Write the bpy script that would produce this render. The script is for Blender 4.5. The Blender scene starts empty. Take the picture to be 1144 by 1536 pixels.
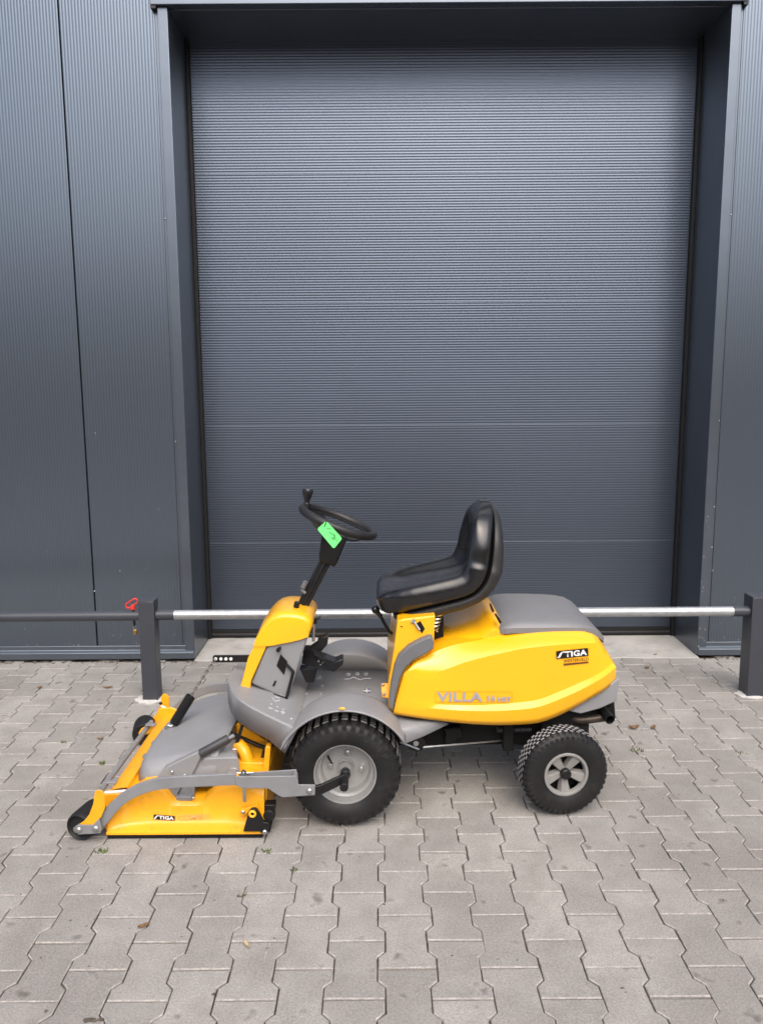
import bpy, bmesh, math, random
from mathutils import Vector as V, Matrix

random.seed(7)
S = bpy.context.scene
COL = S.collection
R = math.radians

# ------------------------------------------------------------------ camera
CAM_H, PITCH, ROLL = 1.546, R(8.384), R(-0.375)
F_PX, PW, PH = 1169.2, 1144.0, 1536.0
_f = V((0, math.cos(PITCH), -math.sin(PITCH)))
_r = V((1, 0, 0))
_u = _r.cross(_f)
RIGHT = math.cos(ROLL) * _r + math.sin(ROLL) * _u
UP = -math.sin(ROLL) * _r + math.cos(ROLL) * _u
FWD = _f
cd = bpy.data.cameras.new('camera')
cam = bpy.data.objects.new('camera', cd)
COL.objects.link(cam)
cam.matrix_world = Matrix(((RIGHT.x, UP.x, -FWD.x, 0), (RIGHT.y, UP.y, -FWD.y, 0),
                           (RIGHT.z, UP.z, -FWD.z, CAM_H), (0, 0, 0, 1)))
cd.sensor_fit = 'VERTICAL'
cd.sensor_height = 36.0
cd.lens = 36.0 * F_PX / PH
cd.clip_start, cd.clip_end = 0.05, 600
S.camera = cam

# ------------------------------------------------------------------ light
SUN_EL, SUN_AZ = R(51), R(172)       # azimuth measured clockwise from +Y (the wall's side)
w = bpy.data.worlds.new('World')
S.world = w
w.use_nodes = True
nt = w.node_tree
nt.nodes.clear()
sky = nt.nodes.new('ShaderNodeTexSky')
sky.sky_type = 'NISHITA'
sky.sun_disc = False
sky.sun_elevation = SUN_EL
sky.sun_rotation = SUN_AZ
sky.air_density, sky.dust_density, sky.ozone_density = 1.0, 5.0, 1.0
bg = nt.nodes.new('ShaderNodeBackground')
bg.inputs['Strength'].default_value = 0.15
out = nt.nodes.new('ShaderNodeOutputWorld')
nt.links.new(sky.outputs[0], bg.inputs[0])
nt.links.new(bg.outputs[0], out.inputs[0])

sl = bpy.data.lights.new('sun', 'SUN')
sl.energy = 1.45
sl.angle = R(62)
sl.color = (1.0, 0.965, 0.915)
so = bpy.data.objects.new('sun', sl)
COL.objects.link(so)
sd = V((math.sin(SUN_AZ) * math.cos(SUN_EL), math.cos(SUN_AZ) * math.cos(SUN_EL), math.sin(SUN_EL)))
so.rotation_euler = sd.to_track_quat('Z', 'Y').to_euler()
so.location = (0, -5, 8)

S.view_settings.view_transform = 'Standard'
S.view_settings.look = 'None'
S.view_settings.exposure = 0.62
S.view_settings.gamma = 1
S.view_settings.use_curve_mapping = False
S.render.engine = 'CYCLES'
S.cycles.use_denoising = True
S.cycles.use_adaptive_sampling = False
S.cycles.filter_width = 1.6
S.cycles.max_bounces = 6


# ------------------------------------------------------------------ helpers
def at(x, y, Y):
    """point of the plane Y = const that photo pixel (x, y) looks at"""
    d = FWD + RIGHT * ((x - PW / 2) / F_PX) - UP * ((y - PH / 2) / F_PX)
    return V((0, 0, CAM_H)) + d * (Y / d.y)


def xz(pts, Y):
    return [(p.x, p.z) for p in (at(x, y, Y) for x, y in pts)]


def onz(x, y, z):
    d = FWD + RIGHT * ((x - PW / 2) / F_PX) - UP * ((y - PH / 2) / F_PX)
    return V((0, 0, CAM_H)) + d * ((z - CAM_H) / d.z)


def lerp(a, b, t):
    return a + (b - a) * t


def poly_at(pts, t):
    """point at fraction t of a 3D polyline (by length)"""
    L = [0]
    for a, b in zip(pts, pts[1:]):
        L.append(L[-1] + (b - a).length)
    s = t * L[-1]
    for i in range(len(pts) - 1):
        if s <= L[i + 1] or i == len(pts) - 2:
            return pts[i].lerp(pts[i + 1], (s - L[i]) / max(1e-9, L[i + 1] - L[i]))


def interp(tab, x):
    if x <= tab[0][0]:
        return tab[0][1]
    for (a, va), (b, vb) in zip(tab, tab[1:]):
        if x <= b:
            return va + (vb - va) * (x - a) / (b - a)
    return tab[-1][1]


def smooth_pts(pts, n=4, closed=False):
    """Catmull-Rom through the points"""
    res = []
    N = len(pts)
    for i in range(N if closed else N - 1):
        p0 = pts[(i - 1) % N] if closed or i > 0 else pts[0] * 2 - pts[1]
        p1 = pts[i]
        p2 = pts[(i + 1) % N]
        p3 = pts[(i + 2) % N] if closed or i + 2 < N else p2 * 2 - p1
        for k in range(n):
            t = k / n
            res.append(0.5 * ((2 * p1) + (p2 - p0) * t + (2 * p0 - 5 * p1 + 4 * p2 - p3) * t * t
                              + (3 * p1 - p0 - 3 * p2 + p3) * t ** 3))
    if not closed:
        res.append(pts[-1])
    return res


WLOC = {}


def wloc(o):
    return WLOC.get(o.name, V((0, 0, 0))) if o else V((0, 0, 0))


def tag(o, label=None, cat=None, group=None, kind=None):
    if label: o['label'] = label
    if cat: o['category'] = cat
    if group: o['group'] = group
    if kind: o['kind'] = kind
    return o


def thing(name, label, cat, loc, group=None):
    o = bpy.data.objects.new(name, None)
    o.empty_display_size = 0.1
    COL.objects.link(o)
    o.location = loc
    WLOC[o.name] = V(loc)
    return tag(o, label, cat, group)


class MB:
    def __init__(self):
        self.bm = bmesh.new()

    def v(self, p):
        return self.bm.verts.new(V(p))

    def face(self, pts):
        return self.bm.faces.new([self.v(p) for p in pts])

    def grid(self, rows, cu=False, cv=False):
        vs = [[self.v(p) for p in r] for r in rows]
        n, m = len(vs), len(vs[0])
        for i in range(n if cv else n - 1):
            for j in range(m if cu else m - 1):
                q = [vs[i][j], vs[i][(j + 1) % m], vs[(i + 1) % n][(j + 1) % m], vs[(i + 1) % n][j]]
                try:
                    self.bm.faces.new(q)
                except ValueError:
                    pass
        return vs

    def loft(self, rings, cap0=True, cap1=True):
        vs = self.grid(rings, cu=True)
        if cap0: self.bm.faces.new(list(reversed(vs[0])))
        if cap1: self.bm.faces.new(vs[-1])
        return self

    def box(self, x0, x1, y0, y1, z0, z1):
        r = lambda z: [V((x0, y0, z)), V((x1, y0, z)), V((x1, y1, z)), V((x0, y1, z))]
        return self.loft([r(z0), r(z1)])

    def prism(self, pts, y0, y1):
        a = [V((x, y0, z)) for x, z in pts]
        b = [V((x, y1, z)) for x, z in pts]
        return self.loft([a, b])

    def plate(self, pts, d):
        d = V(d)
        return self.loft([[V(p) for p in pts], [V(p) + d for p in pts]])

    def tube(self, pts, r, n=10, closed=False, caps=True, squash=None):
        pts = [V(p) for p in pts]
        N = len(pts)
        rings = []
        up = None
        for i, p in enumerate(pts):
            if closed:
                d = pts[(i + 1) % N] - pts[i - 1]
            else:
                d = pts[min(i + 1, N - 1)] - pts[max(i - 1, 0)]
            d.normalize()
            if up is None:
                up = d.orthogonal().normalized()
            up = (up - d * up.dot(d)).normalized()
            s = d.cross(up)
            rr = r[i] if isinstance(r, (list, tuple)) else r
            rings.append([p + (up * math.cos(a) + s * math.sin(a)) * rr
                          for a in (2 * math.pi * k / n for k in range(n))])
        if closed:
            self.grid(rings, cu=True, cv=True)
        else:
            self.loft(rings, caps, caps)
        return self

    def bar(self, pts, wz, ty):
        """flat bar along a path in XZ: height wz across the path, thickness ty along Y"""
        pts = [V(p) for p in pts]
        N = len(pts)
        rings = []
        for i, p in enumerate(pts):
            d = (pts[min(i + 1, N - 1)] - pts[max(i - 1, 0)]).normalized()
            nrm = V((-d.z, 0, d.x)).normalized()
            yv = V((0, ty / 2, 0))
            h = (wz[i] if isinstance(wz, (list, tuple)) else wz) / 2
            rings.append([p + nrm * h - yv, p + nrm * h + yv, p - nrm * h + yv, p - nrm * h - yv])
        return self.loft(rings)

    def lathe(self, c, axis, prof, n=32, cap0=True, cap1=True, a0=0.0):
        """prof = [(radius, offset along axis)]"""
        c, axis = V(c), V(axis).normalized()
        u = axis.orthogonal().normalized()
        if abs(axis.y) > 0.5:
            u = (V((0, 0, 1)) - axis * axis.z).normalized()
        s = axis.cross(u)
        rings = [[c + axis * o + (u * math.cos(a) + s * math.sin(a)) * max(r, 1e-4)
                  for a in (a0 + 2 * math.pi * k / n for k in range(n))] for r, o in prof]
        return self.loft(rings, cap0, cap1)

    def ball(self, c, r, n=14, sc=(1, 1, 1)):
        rings = []
        for i in range(1, n):
            t = math.pi * i / n
            rings.append([V(c) + V((math.sin(t) * math.cos(a) * sc[0], math.sin(t) * math.sin(a) * sc[1],
                                    math.cos(t) * sc[2])) * r
                          for a in (2 * math.pi * k / (n + 4) for k in range(n + 4))])
        return self.loft(rings)

    def build(self, name, mat, parent=None, bevel=0, seg=2, angle=32, sub=0, solid=0, smooth=True, bang=30):
        bm = self.bm
        bmesh.ops.remove_doubles(bm, verts=bm.verts, dist=1e-6)
        bmesh.ops.recalc_face_normals(bm, faces=bm.faces)
        base = wloc(parent)
        xs = [v.co for v in bm.verts]
        c = V([(min(p[i] for p in xs) + max(p[i] for p in xs)) / 2 for i in range(3)])
        if not parent:
            c.z = min(p.z for p in xs)
        for v in bm.verts:
            v.co -= c
        me = bpy.data.meshes.new(name)
        bm.to_mesh(me)
        bm.free()
        if smooth:
            me.polygons.foreach_set('use_smooth', [True] * len(me.polygons))
            if not sub:
                me.set_sharp_from_angle(angle=R(angle))
        o = bpy.data.objects.new(name, me)
        COL.objects.link(o)
        me.materials.append(mat)
        o.parent = parent
        o.location = c - base
        WLOC[o.name] = c
        if solid:
            m = o.modifiers.new('shell', 'SOLIDIFY'); m.thickness = solid; m.offset = -1
        if bevel:
            m = o.modifiers.new('edge', 'BEVEL'); m.width = bevel; m.segments = seg
            m.limit_method = 'ANGLE'; m.angle_limit = R(bang); m.harden_normals = False
        if sub:
            m = o.modifiers.new('round', 'SUBSURF'); m.levels = sub; m.render_levels = sub
        return o


# ------------------------------------------------------------------ materials
def mat(name, base, rough=0.5, metal=0.0, spec=0.5, var=0.0, vscale=6.0, bump=0.0, bscale=200.0,
        rvar=0.0, dirt=None, dscale=3.0, dlo=0.55, dhi=0.75, coat=0.0, rnd=0.0, stretch=None, spots=None, grain=0, patch=None):
    m = bpy.data.materials.new(name)
    m.use_nodes = True
    n = m.node_tree.nodes
    L = m.node_tree.links.new
    b = n['Principled BSDF']
    b.inputs['Roughness'].default_value = rough
    b.inputs['Metallic'].default_value = metal
    b.inputs['Specular IOR Level'].default_value = spec
    b.inputs['Coat Weight'].default_value = coat
    b.inputs['Coat Roughness'].default_value = 0.12
    geo = n.new('ShaderNodeNewGeometry')
    pos = geo.outputs['Position']
    if stretch:
        mp = n.new('ShaderNodeMapping'); mp.inputs['Scale'].default_value = stretch
        L(pos, mp.inputs[0]); pos = mp.outputs[0]
    colr = None

    def noise(scale, detail=4):
        t = n.new('ShaderNodeTexNoise'); t.inputs['Scale'].default_value = scale
        t.inputs['Detail'].default_value = detail; t.inputs['Roughness'].default_value = 0.6
        L(pos, t.inputs['Vector'])
        return t.outputs['Fac']

    def mixc(fac, a, bcol, blend='MIX'):
        x = n.new('ShaderNodeMix'); x.data_type = 'RGBA'; x.blend_type = blend
        if hasattr(fac, 'is_output'): L(fac, x.inputs[0])
        else: x.inputs[0].default_value = fac
        for inp, val in ((x.inputs[6], a), (x.inputs[7], bcol)):
            if hasattr(val, 'is_output'): L(val, inp)
            else: inp.default_value = (*val, 1)
        return x.outputs[2]

    def ramp(fac, lo, hi, a=0.0, bb=1.0):
        x = n.new('ShaderNodeMapRange'); x.inputs[1].default_value = lo; x.inputs[2].default_value = hi
        x.inputs[3].default_value = a; x.inputs[4].default_value = bb
        L(fac, x.inputs[0])
        return x.outputs[0]

    c = base
    if var:
        lo = tuple(v * (1 - var) for v in base); hi = tuple(min(1, v * (1 + var)) for v in base)
        c = mixc(ramp(noise(vscale), 0.3, 0.7), lo, hi)
    if rnd:
        oi = n.new('ShaderNodeObjectInfo')
        hsv = n.new('ShaderNodeHueSaturation')
        if hasattr(c, 'is_output'): L(c, hsv.inputs['Color'])
        else: hsv.inputs['Color'].default_value = (*c, 1)
        L(ramp(oi.outputs['Random'], 0, 1, 1 - rnd, 1 + rnd), hsv.inputs['Value'])
        c = hsv.outputs[0]
    if dirt:
        c = mixc(ramp(noise(dscale, 6), dlo, dhi, 0, 0.8), c, dirt)
    if patch:
        c = mixc(ramp(noise(patch[1], 3), patch[2], patch[3], 0, 0.7), c, patch[0])
    if grain:
        x = n.new('ShaderNodeHueSaturation')
        if hasattr(c, 'is_output'): L(c, x.inputs['Color'])
        else: x.inputs['Color'].default_value = (*c, 1)
        L(ramp(noise(170, 4), 0.3, 0.7, 1 - grain, 1 + grain), x.inputs['Value'])
        c = x.outputs[0]
    if spots:
        c = mixc(ramp(noise(spots[1], 2), spots[2], spots[3], 0, 0.75), c, spots[0])
    if hasattr(c, 'is_output'): L(c, b.inputs['Base Color'])
    else: b.inputs['Base Color'].default_value = (*c, 1)
    if rvar:
        L(ramp(noise(vscale * 2.3), 0.3, 0.7, max(0.02, rough - rvar), rough + rvar), b.inputs['Roughness'])
    if bump:
        bp = n.new('ShaderNodeBump'); bp.inputs['Strength'].default_value = 1.0
        bp.inputs['Distance'].default_value = bump
        L(noise(bscale, 3), bp.inputs['Height']); L(bp.outputs[0], b.inputs['Normal'])
    m['helpers'] = 1
    return m


ANTH = mat('anthracite_sheet', (0.128, 0.155, 0.190), 0.30, metal=0.80, spec=1.0, var=0.02, vscale=1.5)
DOORM = mat('door_sheet', (0.100, 0.121, 0.158), 0.32, metal=0.80, spec=0.85, var=0.02, vscale=2)
TRIM = mat('flat_trim_sheet', (0.138, 0.162, 0.194), 0.30, metal=0.78, spec=1.0, var=0.05, vscale=5,
           dirt=(0.155, 0.172, 0.20), dscale=5, dlo=0.6, dhi=0.9)
POSTM = mat('post_paint', (0.040, 0.044, 0.055), 0.38, spec=0.5, var=0.08, vscale=9, bump=0.0003, bscale=300)
RUBBER = mat('black_rubber', (0.010, 0.010, 0.0105), 0.6, spec=0.35, var=0.1, vscale=30)
GALV = mat('galvanised_steel', (0.47, 0.485, 0.50), 0.38, metal=0.75, var=0.12, vscale=26, rvar=0.08, bump=0.0002, bscale=90)
STEEL = mat('zinc_steel', (0.55, 0.55, 0.54), 0.32, metal=1.0, var=0.15, vscale=40)
YEL = mat('yellow_paint', (0.88, 0.432, 0.006), 0.30, spec=0.5, coat=0.45, var=0.025, vscale=4, rvar=0.05,
          bump=0.00025, bscale=60)
YELD = mat('yellow_paint_worn', (0.83, 0.372, 0.008), 0.40, spec=0.5, coat=0.15, var=0.06, vscale=9, rvar=0.08,
           dirt=(0.30, 0.15, 0.035), dscale=14, dlo=0.58, dhi=0.8, bump=0.0005, bscale=25)
GREY = mat('grey_plastic', (0.225, 0.228, 0.236), 0.5, var=0.06, vscale=7, rvar=0.06, bump=0.0002, bscale=500,
           dirt=(0.27, 0.26, 0.25), dscale=9, dlo=0.58, dhi=0.8)
GREYD = mat('dark_grey_plastic', (0.130, 0.133, 0.140), 0.5, var=0.06, vscale=9, bump=0.0002, bscale=500)
ARMM = mat('grey_painted_steel', (0.20, 0.205, 0.215), 0.42, spec=0.5, var=0.08, vscale=14, rvar=0.06,
           dirt=(0.26, 0.22, 0.19), dscale=22, dlo=0.66, dhi=0.8)
SILV = mat('silver_rim_paint', (0.34, 0.34, 0.335), 0.40, metal=0.35, var=0.10, vscale=14, dirt=(0.25, 0.21, 0.17),
           dscale=18, dlo=0.6, dhi=0.85)
RIMP = mat('grey_plastic_rim', (0.225, 0.22, 0.21), 0.5, var=0.1, vscale=20)
BLK = mat('black_paint', (0.008, 0.008, 0.0085), 0.36, spec=0.4, var=0.2, vscale=25, rvar=0.1)
BLKM = mat('black_matt', (0.006, 0.006, 0.006), 0.75, spec=0.25, var=0.2, vscale=20)
VINYL = mat('black_vinyl', (0.008, 0.008, 0.0085), 0.25, spec=0.6, var=0.1, vscale=10, rvar=0.04)
SHELLM = mat('seat_shell_plastic', (0.019, 0.0185, 0.018), 0.5, var=0.15, vscale=14, bump=0.0006, bscale=420)
TYRE = mat('tyre_rubber', (0.012, 0.012, 0.0125), 0.52, spec=0.35, var=0.25, vscale=14, rvar=0.1,
           dirt=(0.035, 0.033, 0.03), dscale=20, dlo=0.55, dhi=0.85, bump=0.0006, bscale=140)
TREAD = mat('dusty_tread_rubber', (0.37, 0.362, 0.355), 0.8, var=0.3, vscale=45, dirt=(0.07, 0.065, 0.06), dscale=40)
REDM = mat('red_plastic', (0.62, 0.035, 0.03), 0.4, var=0.1, vscale=30)
BRASS = mat('brass', (0.42, 0.26, 0.09), 0.4, metal=0.9, var=0.2, vscale=60)
GREEN = mat('fluorescent_green_card', (0.16, 0.88, 0.22), 0.5, var=0.03, vscale=30)
INK = mat('black_ink', (0.01, 0.014, 0.012), 0.6)
WHITE = mat('white_print', (0.80, 0.80, 0.80), 0.5)
PRINTG = mat('grey_print', (0.30, 0.29, 0.32), 0.5)
LITE = mat('light_pictogram_print', (0.55, 0.56, 0.62), 0.5)
PAVER = mat('concrete_paver', (0.288, 0.276, 0.257), 0.85, spec=0.25, var=0.10, vscale=11, rnd=0.11,
            dirt=(0.195, 0.180, 0.167), dscale=5, dlo=0.50, dhi=0.80, grain=0.24, patch=((0.205, 0.190, 0.177), 1.3, .48, .68), bump=0.0016, bscale=230, spots=((0.10, 0.09, 0.08), 11, 0.645, 0.74))
JOINT = mat('joint_sand', (0.055, 0.048, 0.040), 0.95, spec=0.1, var=0.4, vscale=30, dirt=(0.17, 0.155, 0.135), dscale=2.5, dlo=.46, dhi=.62,
            bump=0.002, bscale=120)
PEDGE = mat('lit_paver_edge', (0.32, 0.302, 0.284), 0.9, spec=0.2, var=0.3, vscale=40, grain=.2)  # light caught by the chamfers, painted in as a paler concrete tone
SLAB = mat('cast_concrete', (0.38, 0.37, 0.35), 0.85, spec=0.2, var=0.12, vscale=6, dirt=(0.25, 0.235, 0.215), dscale=8,
           dlo=0.52, dhi=0.75, bump=0.0015, bscale=120)
CEMENT = mat('white_cement', (0.52, 0.51, 0.49), 0.9, spec=0.1, var=0.12, vscale=30, bump=0.003, bscale=80)
GROUND = mat('yard_ground', (0.27, 0.255, 0.24), 0.9, spec=0.2, var=0.2, vscale=1.2)
LEAFM = mat('dry_leaf', (0.16, 0.085, 0.035), 0.7, var=0.35, vscale=60)
STRAW = mat('dry_straw', (0.42, 0.33, 0.2), 0.7, var=0.2, vscale=60)
MOSS = mat('green_moss', (0.075, 0.11, 0.022), 0.85, var=0.4, vscale=80)
DARKDIRT = mat('dark_dirt', (0.085, 0.070, 0.055), 0.95, var=0.5, vscale=60)
BRICKM = mat('far_brick', (0.25, 0.12, 0.085), 0.85, var=0.3, vscale=2.5)
RUSTY = mat('hot_exhaust_steel', (0.05, 0.038, 0.03), 0.45, metal=0.5, var=0.3, vscale=30)
FADED = mat('faded_print', (0.62, 0.34, 0.13), 0.5)

# ------------------------------------------------------------------ ground and paving
g = MB()
g.face([(-150, -150, -0.06), (150, -150, -0.06), (150, 150, -0.06), (-150, 150, -0.06)])
tag(g.build('ground', GROUND, smooth=False), kind='structure')

PL, PP = 0.22, 0.141           # paver length (in depth) and column pitch (across)
GX0, GY0 = -1.0656, 2.1464     # a measured joint
yard_bm = MB()
nx = 60
yard_bm.grid([[V((lerp(-7, 7, i / nx), lerp(-2.2, 4.9, j / 30), -0.0085)) for i in range(nx + 1)] for j in range(31)])
yard = tag(yard_bm.build('paved_yard', JOINT), kind='structure')


def paver_outline(gap=0.0021):
    hw, hn, hl = 0.0815 - gap, 0.0595 - gap, 0.11 - gap
    a, b = 0.0435, 0.0665
    half = [(hw, -hl), (hw, -b), (hn, -a), (hn, a), (hw, b), (hw, hl)]
    return half + [(-x, -y) for x, y in half]


def paver_mesh(k):
    rnd = random.Random(k)
    o = paver_outline()
    bm = bmesh.new()
    ch = 0.0030
    n = len(o)
    jit = [(rnd.uniform(-.0007, .0007), rnd.uniform(-.0007, .0007)) for _ in o]
    cx = [(x + jx, y + jy) for (x, y), (jx, jy) in zip(o, jit)]

    def inset(d):
        res = []
        for i in range(n):
            p, q, s = V(cx[i - 1]), V(cx[i]), V(cx[(i + 1) % n])
            e1, e2 = (q - p).normalized(), (s - q).normalized()
            n1, n2 = V((-e1.y, e1.x)), V((-e2.y, e2.x))
            m = n1 + n2
            m = m / max(0.35, m.dot(n1))
            res.append((q.x + m.x * d, q.y + m.y * d))
        return res
    top, mid = inset(ch), cx
    rings = [[bm.verts.new((x, y, 0)) for x, y in top],
             [bm.verts.new((x, y, -0.0026)) for x, y in mid],
             [bm.verts.new((x, y, -0.06 + 0.03)) for x, y in mid]]
    for a, b in zip(rings, rings[1:]):
        for i in range(n):
            bm.faces.new((a[i], b[i], b[(i + 1) % n], a[(i + 1) % n]))
    bm.faces.new(rings[0])
    bmesh.ops.recalc_face_normals(bm, faces=bm.faces)
    me = bpy.data.meshes.new('paver')
    bm.to_mesh(me); bm.free()
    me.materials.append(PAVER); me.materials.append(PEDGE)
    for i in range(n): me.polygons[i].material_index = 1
    return me


pmeshes = [paver_mesh(k) for k in range(5)]


def frame_px(p):
    d = V(p) - V((0, 0, CAM_H))
    z = d.dot(FWD)
    if z < 0.2: return None
    return PW / 2 + F_PX * d.dot(RIGHT) / z, PH / 2 - F_PX * d.dot(UP) / z


near, rest = [], []
for c in range(-36, 52):
    cx = GX0 + c * PP
    for r2 in range(-12, 22):
        # end joints of column c lie at half-rows of the same parity
        row = 2 * r2 + (c % 2)
        cy = GY0 - 0.11 * (row + 1)
        if cy > 4.53 or cy < -2.0 or abs(cx) > 6.9: continue
        if -1.12 < cx < 1.88 and cy > 4.50: continue
        vis = False
        for sx in (-.08, .08):
            for sy in (-.11, .11):
                q = frame_px((cx + sx, cy + sy, 0))
                if q and -6 < q[0] < PW + 6 and -6 < q[1] < PH + 6: vis = True
        (near if vis else rest).append((cx, cy))
# most visible first: those the mower and posts do not hide, nearest first
near.sort(key=lambda p: p[1] + (3 if (-0.9 < p[0] < 0.75 and 2.75 < p[1] < 3.3) else 0))
rest += near[300:]
near = near[:300]
for cx, cy in near:
    o = bpy.data.objects.new('paver', random.choice(pmeshes))
    COL.objects.link(o)
    o.parent = yard
    flip = random.random() < 0.5
    o.location = V((cx + random.gauss(0, .0006), cy + random.gauss(0, .0006), random.uniform(-.0012, .0008))) - WLOC[yard.name]
    o.rotation_euler = (random.gauss(0, .0035), random.gauss(0, .0035), random.gauss(0, .002) + (math.pi if flip else 0))
bmr = bmesh.new()
for cx, cy in rest:
    tmp = bmesh.new(); tmp.from_mesh(random.choice(pmeshes))
    bmesh.ops.translate(tmp, verts=tmp.verts, vec=(cx, cy, random.uniform(-.0012, .0008)))
    mt = bpy.data.meshes.new('tmp'); tmp.to_mesh(mt); tmp.free()
    bmr.from_mesh(mt); bpy.data.meshes.remove(mt)
mr = bpy.data.meshes.new('pavers')
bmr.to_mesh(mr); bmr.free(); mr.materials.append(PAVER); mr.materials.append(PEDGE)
po = bpy.data.objects.new('pavers', mr); COL.objects.link(po); po.parent = yard
po.location = -WLOC[yard.name]
po['kind'] = 'stuff'

# cast threshold in front of the door, ragged front edge
sb = MB()
front = [(lerp(-1.119, 1.879, i / 40), 4.455 + random.uniform(-.008, .012)) for i in range(41)]
pts = [V((x, y, 0.005)) for x, y in front] + [V((1.879, 4.95, 0.010)), V((-1.119, 4.95, 0.010))]
sb.loft([[V((p.x, p.y, -0.05)) for p in pts], pts])
tag(sb.build('door_threshold', SLAB, bevel=0.004), kind='structure')

# ------------------------------------------------------------------ warehouse
WY = 4.50
house = thing('warehouse', 'dark grey metal clad warehouse front with ribbed walls and recessed sectional door', 'building', (0.38, WY, 0))


def rib_panel(x0, x1, z0, z1, name='wall_panel'):
    """sandwich panel with fine vertical ribs"""
    p = 0.0168
    n = int((x1 - x0 - 0.012) / p)
    prof = [(x0, WY + 0.02), (x0 + 0.002, WY + 0.001), (x0 + 0.006, WY)]
    s = x0 + 0.006
    st = (x1 - x0 - 0.012) / n
    for i in range(n):
        a = s + i * st
        for f, d in ((0.10, 0.0), (0.26, .0005), (0.38, .0008), (0.5, .0008), (0.62, .0005), (0.78, 0.0)):
            prof.append((a + f * st, WY + d))
    prof += [(x1 - 0.006, WY), (x1 - 0.002, WY + 0.001), (x1, WY + 0.02)]
    m = MB()
    m.grid([[V((x, y, z)) for x, y in prof] for z in (z0, lerp(z0, z1, .25), lerp(z0, z1, .5), lerp(z0, z1, .75), z1)])
    return m.build(name, ANTH, house, angle=60)


for x0, x1 in ((-5.7, -4.702), (-4.698, -3.702), (-3.698, -2.702), (-2.698, -1.706), (-1.700, -1.190)):
    rib_panel(x0, x1, 0.085, 7.0)
for x0, x1 in ((1.946, 2.928), (2.932, 3.93), (3.934, 4.93), (4.934, 5.93)):
    rib_panel(x0, x1, 0.085, 7.0)
rib_panel(-1.186, 1.942, 3.78, 7.0)
b = MB(); b.box(-5.7, -1.16, WY + 0.03, WY + 0.4, 0.0, 7.0); b.box(1.93, 5.93, WY + 0.03, WY + 0.4, 0, 7.0)
b.box(-1.16, 1.93, WY + 0.03, WY + 0.4, 3.66, 7.0)
b.build('wall_core', BLKM, house)
# jamb trims with their reveals, and the lintel
for x0, x1, s in ((-1.174, -1.119, -1), (1.879, 1.931, 1)):
    j = MB()
    j.box(x0, x1, WY - 0.012, 4.93, 0.004, 3.603)
    j.build('door_jamb', TRIM, house, bevel=0.003)
    ch = MB()
    xx = (x0 - 0.016, x0 - 0.0005) if s < 0 else (x1 + 0.0005, x1 + 0.015)
    ch.box(xx[0], xx[1], WY + 0.004, WY + 0.028, 0.05, 3.62)
    ch.build('jamb_channel', TRIM, house)
li = MB()
li.box(-1.204, 1.957, WY - 0.035, WY + 0.024, 3.606, 3.76)
li.build('lintel_flashing', TRIM, house, bevel=0.003)
so_ = MB(); so_.box(-1.20, 1.95, WY + 0.026, 4.96, 3.604, 3.66)
so_.build('soffit', TRIM, house, bevel=0.002)
for x0, x1 in ((-1.204, -1.176), (1.933, 1.957)):
    lp = MB(); lp.box(x0, x1, WY - 0.030, WY - 0.001, 3.590, 3.6055)
    lp.build('flashing_lip', BLK, house)
for x0, x1 in ((-5.7, -1.122), (1.882, 5.93)):
    f = MB()
    prof = [(WY + 0.02, 0.086), (WY - 0.004, 0.084), (WY - 0.006, 0.058), (WY - 0.034, 0.050), (WY - 0.036, 0.012), (WY + 0.02, 0.012)]
    f.loft([[V((x, y, z)) for y, z in prof] for x in (x0, x1)])
    f.build('base_flashing', TRIM, house, bevel=0.0015)
for x, z in [(-1.182, 2.53), (-1.182, 1.30), (-1.70, 0.42), (1.939, 2.53), (1.939, 1.4), (1.939, .9), (1.91, .46), (1.91, .40), (1.938, .66), (1.95, .52)]:
    sc = MB(); sc.ball((x, WY - 0.0005 if x < -1.3 else WY + 0.002, z), 0.0045, n=6)
    sc.build('screw', STEEL, house)

rsp = random.Random(11)
m = MB()
for i in range(30):
    xx = rsp.choice((rsp.uniform(-2.2, -1.2), rsp.uniform(1.95, 2.2)))
    zz = .09 + rsp.random() ** 2 * 1.3
    m.ball((xx, WY, zz), rsp.uniform(.0014, .0032), n=5, sc=(1, .35, rsp.uniform(1, 1.8)))
for i in range(16):
    m.ball((1.907 + rsp.uniform(-.024, .024), WY - .012, .06 + rsp.random() ** 2 * .9), rsp.uniform(.0018, .004), n=5, sc=(1, .35, 1.3))
m.build('splash_specks', mat('dried_splash', (.30, .30, .29), .8), house)['kind'] = 'stuff'
# sectional door
dr = MB(); dr.box(-1.117, 1.877, 4.895, 4.93, 0.012, 3.61)
door = dr.build('sectional_door', BLKM, house)
joints = [0.065, 0.632, 1.372, 2.116, 2.863, 3.605]
for z0, z1 in zip(joints, joints[1:]):
    n = int(round((z1 - z0 - 0.006) / 0.0155))
    prof = [(4.8803, z0 + .0001), (4.880, z0 + 0.0005), (4.880, z0 + 0.003)]
    st = (z1 - z0 - 0.006) / n
    for i in range(n):
        a = z0 + 0.003 + i * st
        for fr, d in ((0.08, 0.0), (0.2, .0003), (0.34, .0007), (0.5, .0009), (0.66, .0007), (0.8, .0003), (0.92, 0.0)):
            prof.append((4.880 + d, a + fr * st))
    prof += [(4.880, z1 - 0.003), (4.880, z1 - 0.0005), (4.8803, z1 - .0001)]
    m = MB()
    m.grid([[V((lerp(-1.097, 1.857, k / 6), y, z)) for y, z in prof] for k in range(7)])
    m.build('door_panel', DOORM, door, angle=60)
bs = MB()
bs.box(-1.097, 1.857, 4.872, 4.893, 0.046, 0.064)
bs.tube([(-1.097, 4.882, 0.028), (1.857, 4.882, 0.028)], 0.018, n=12)
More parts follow.
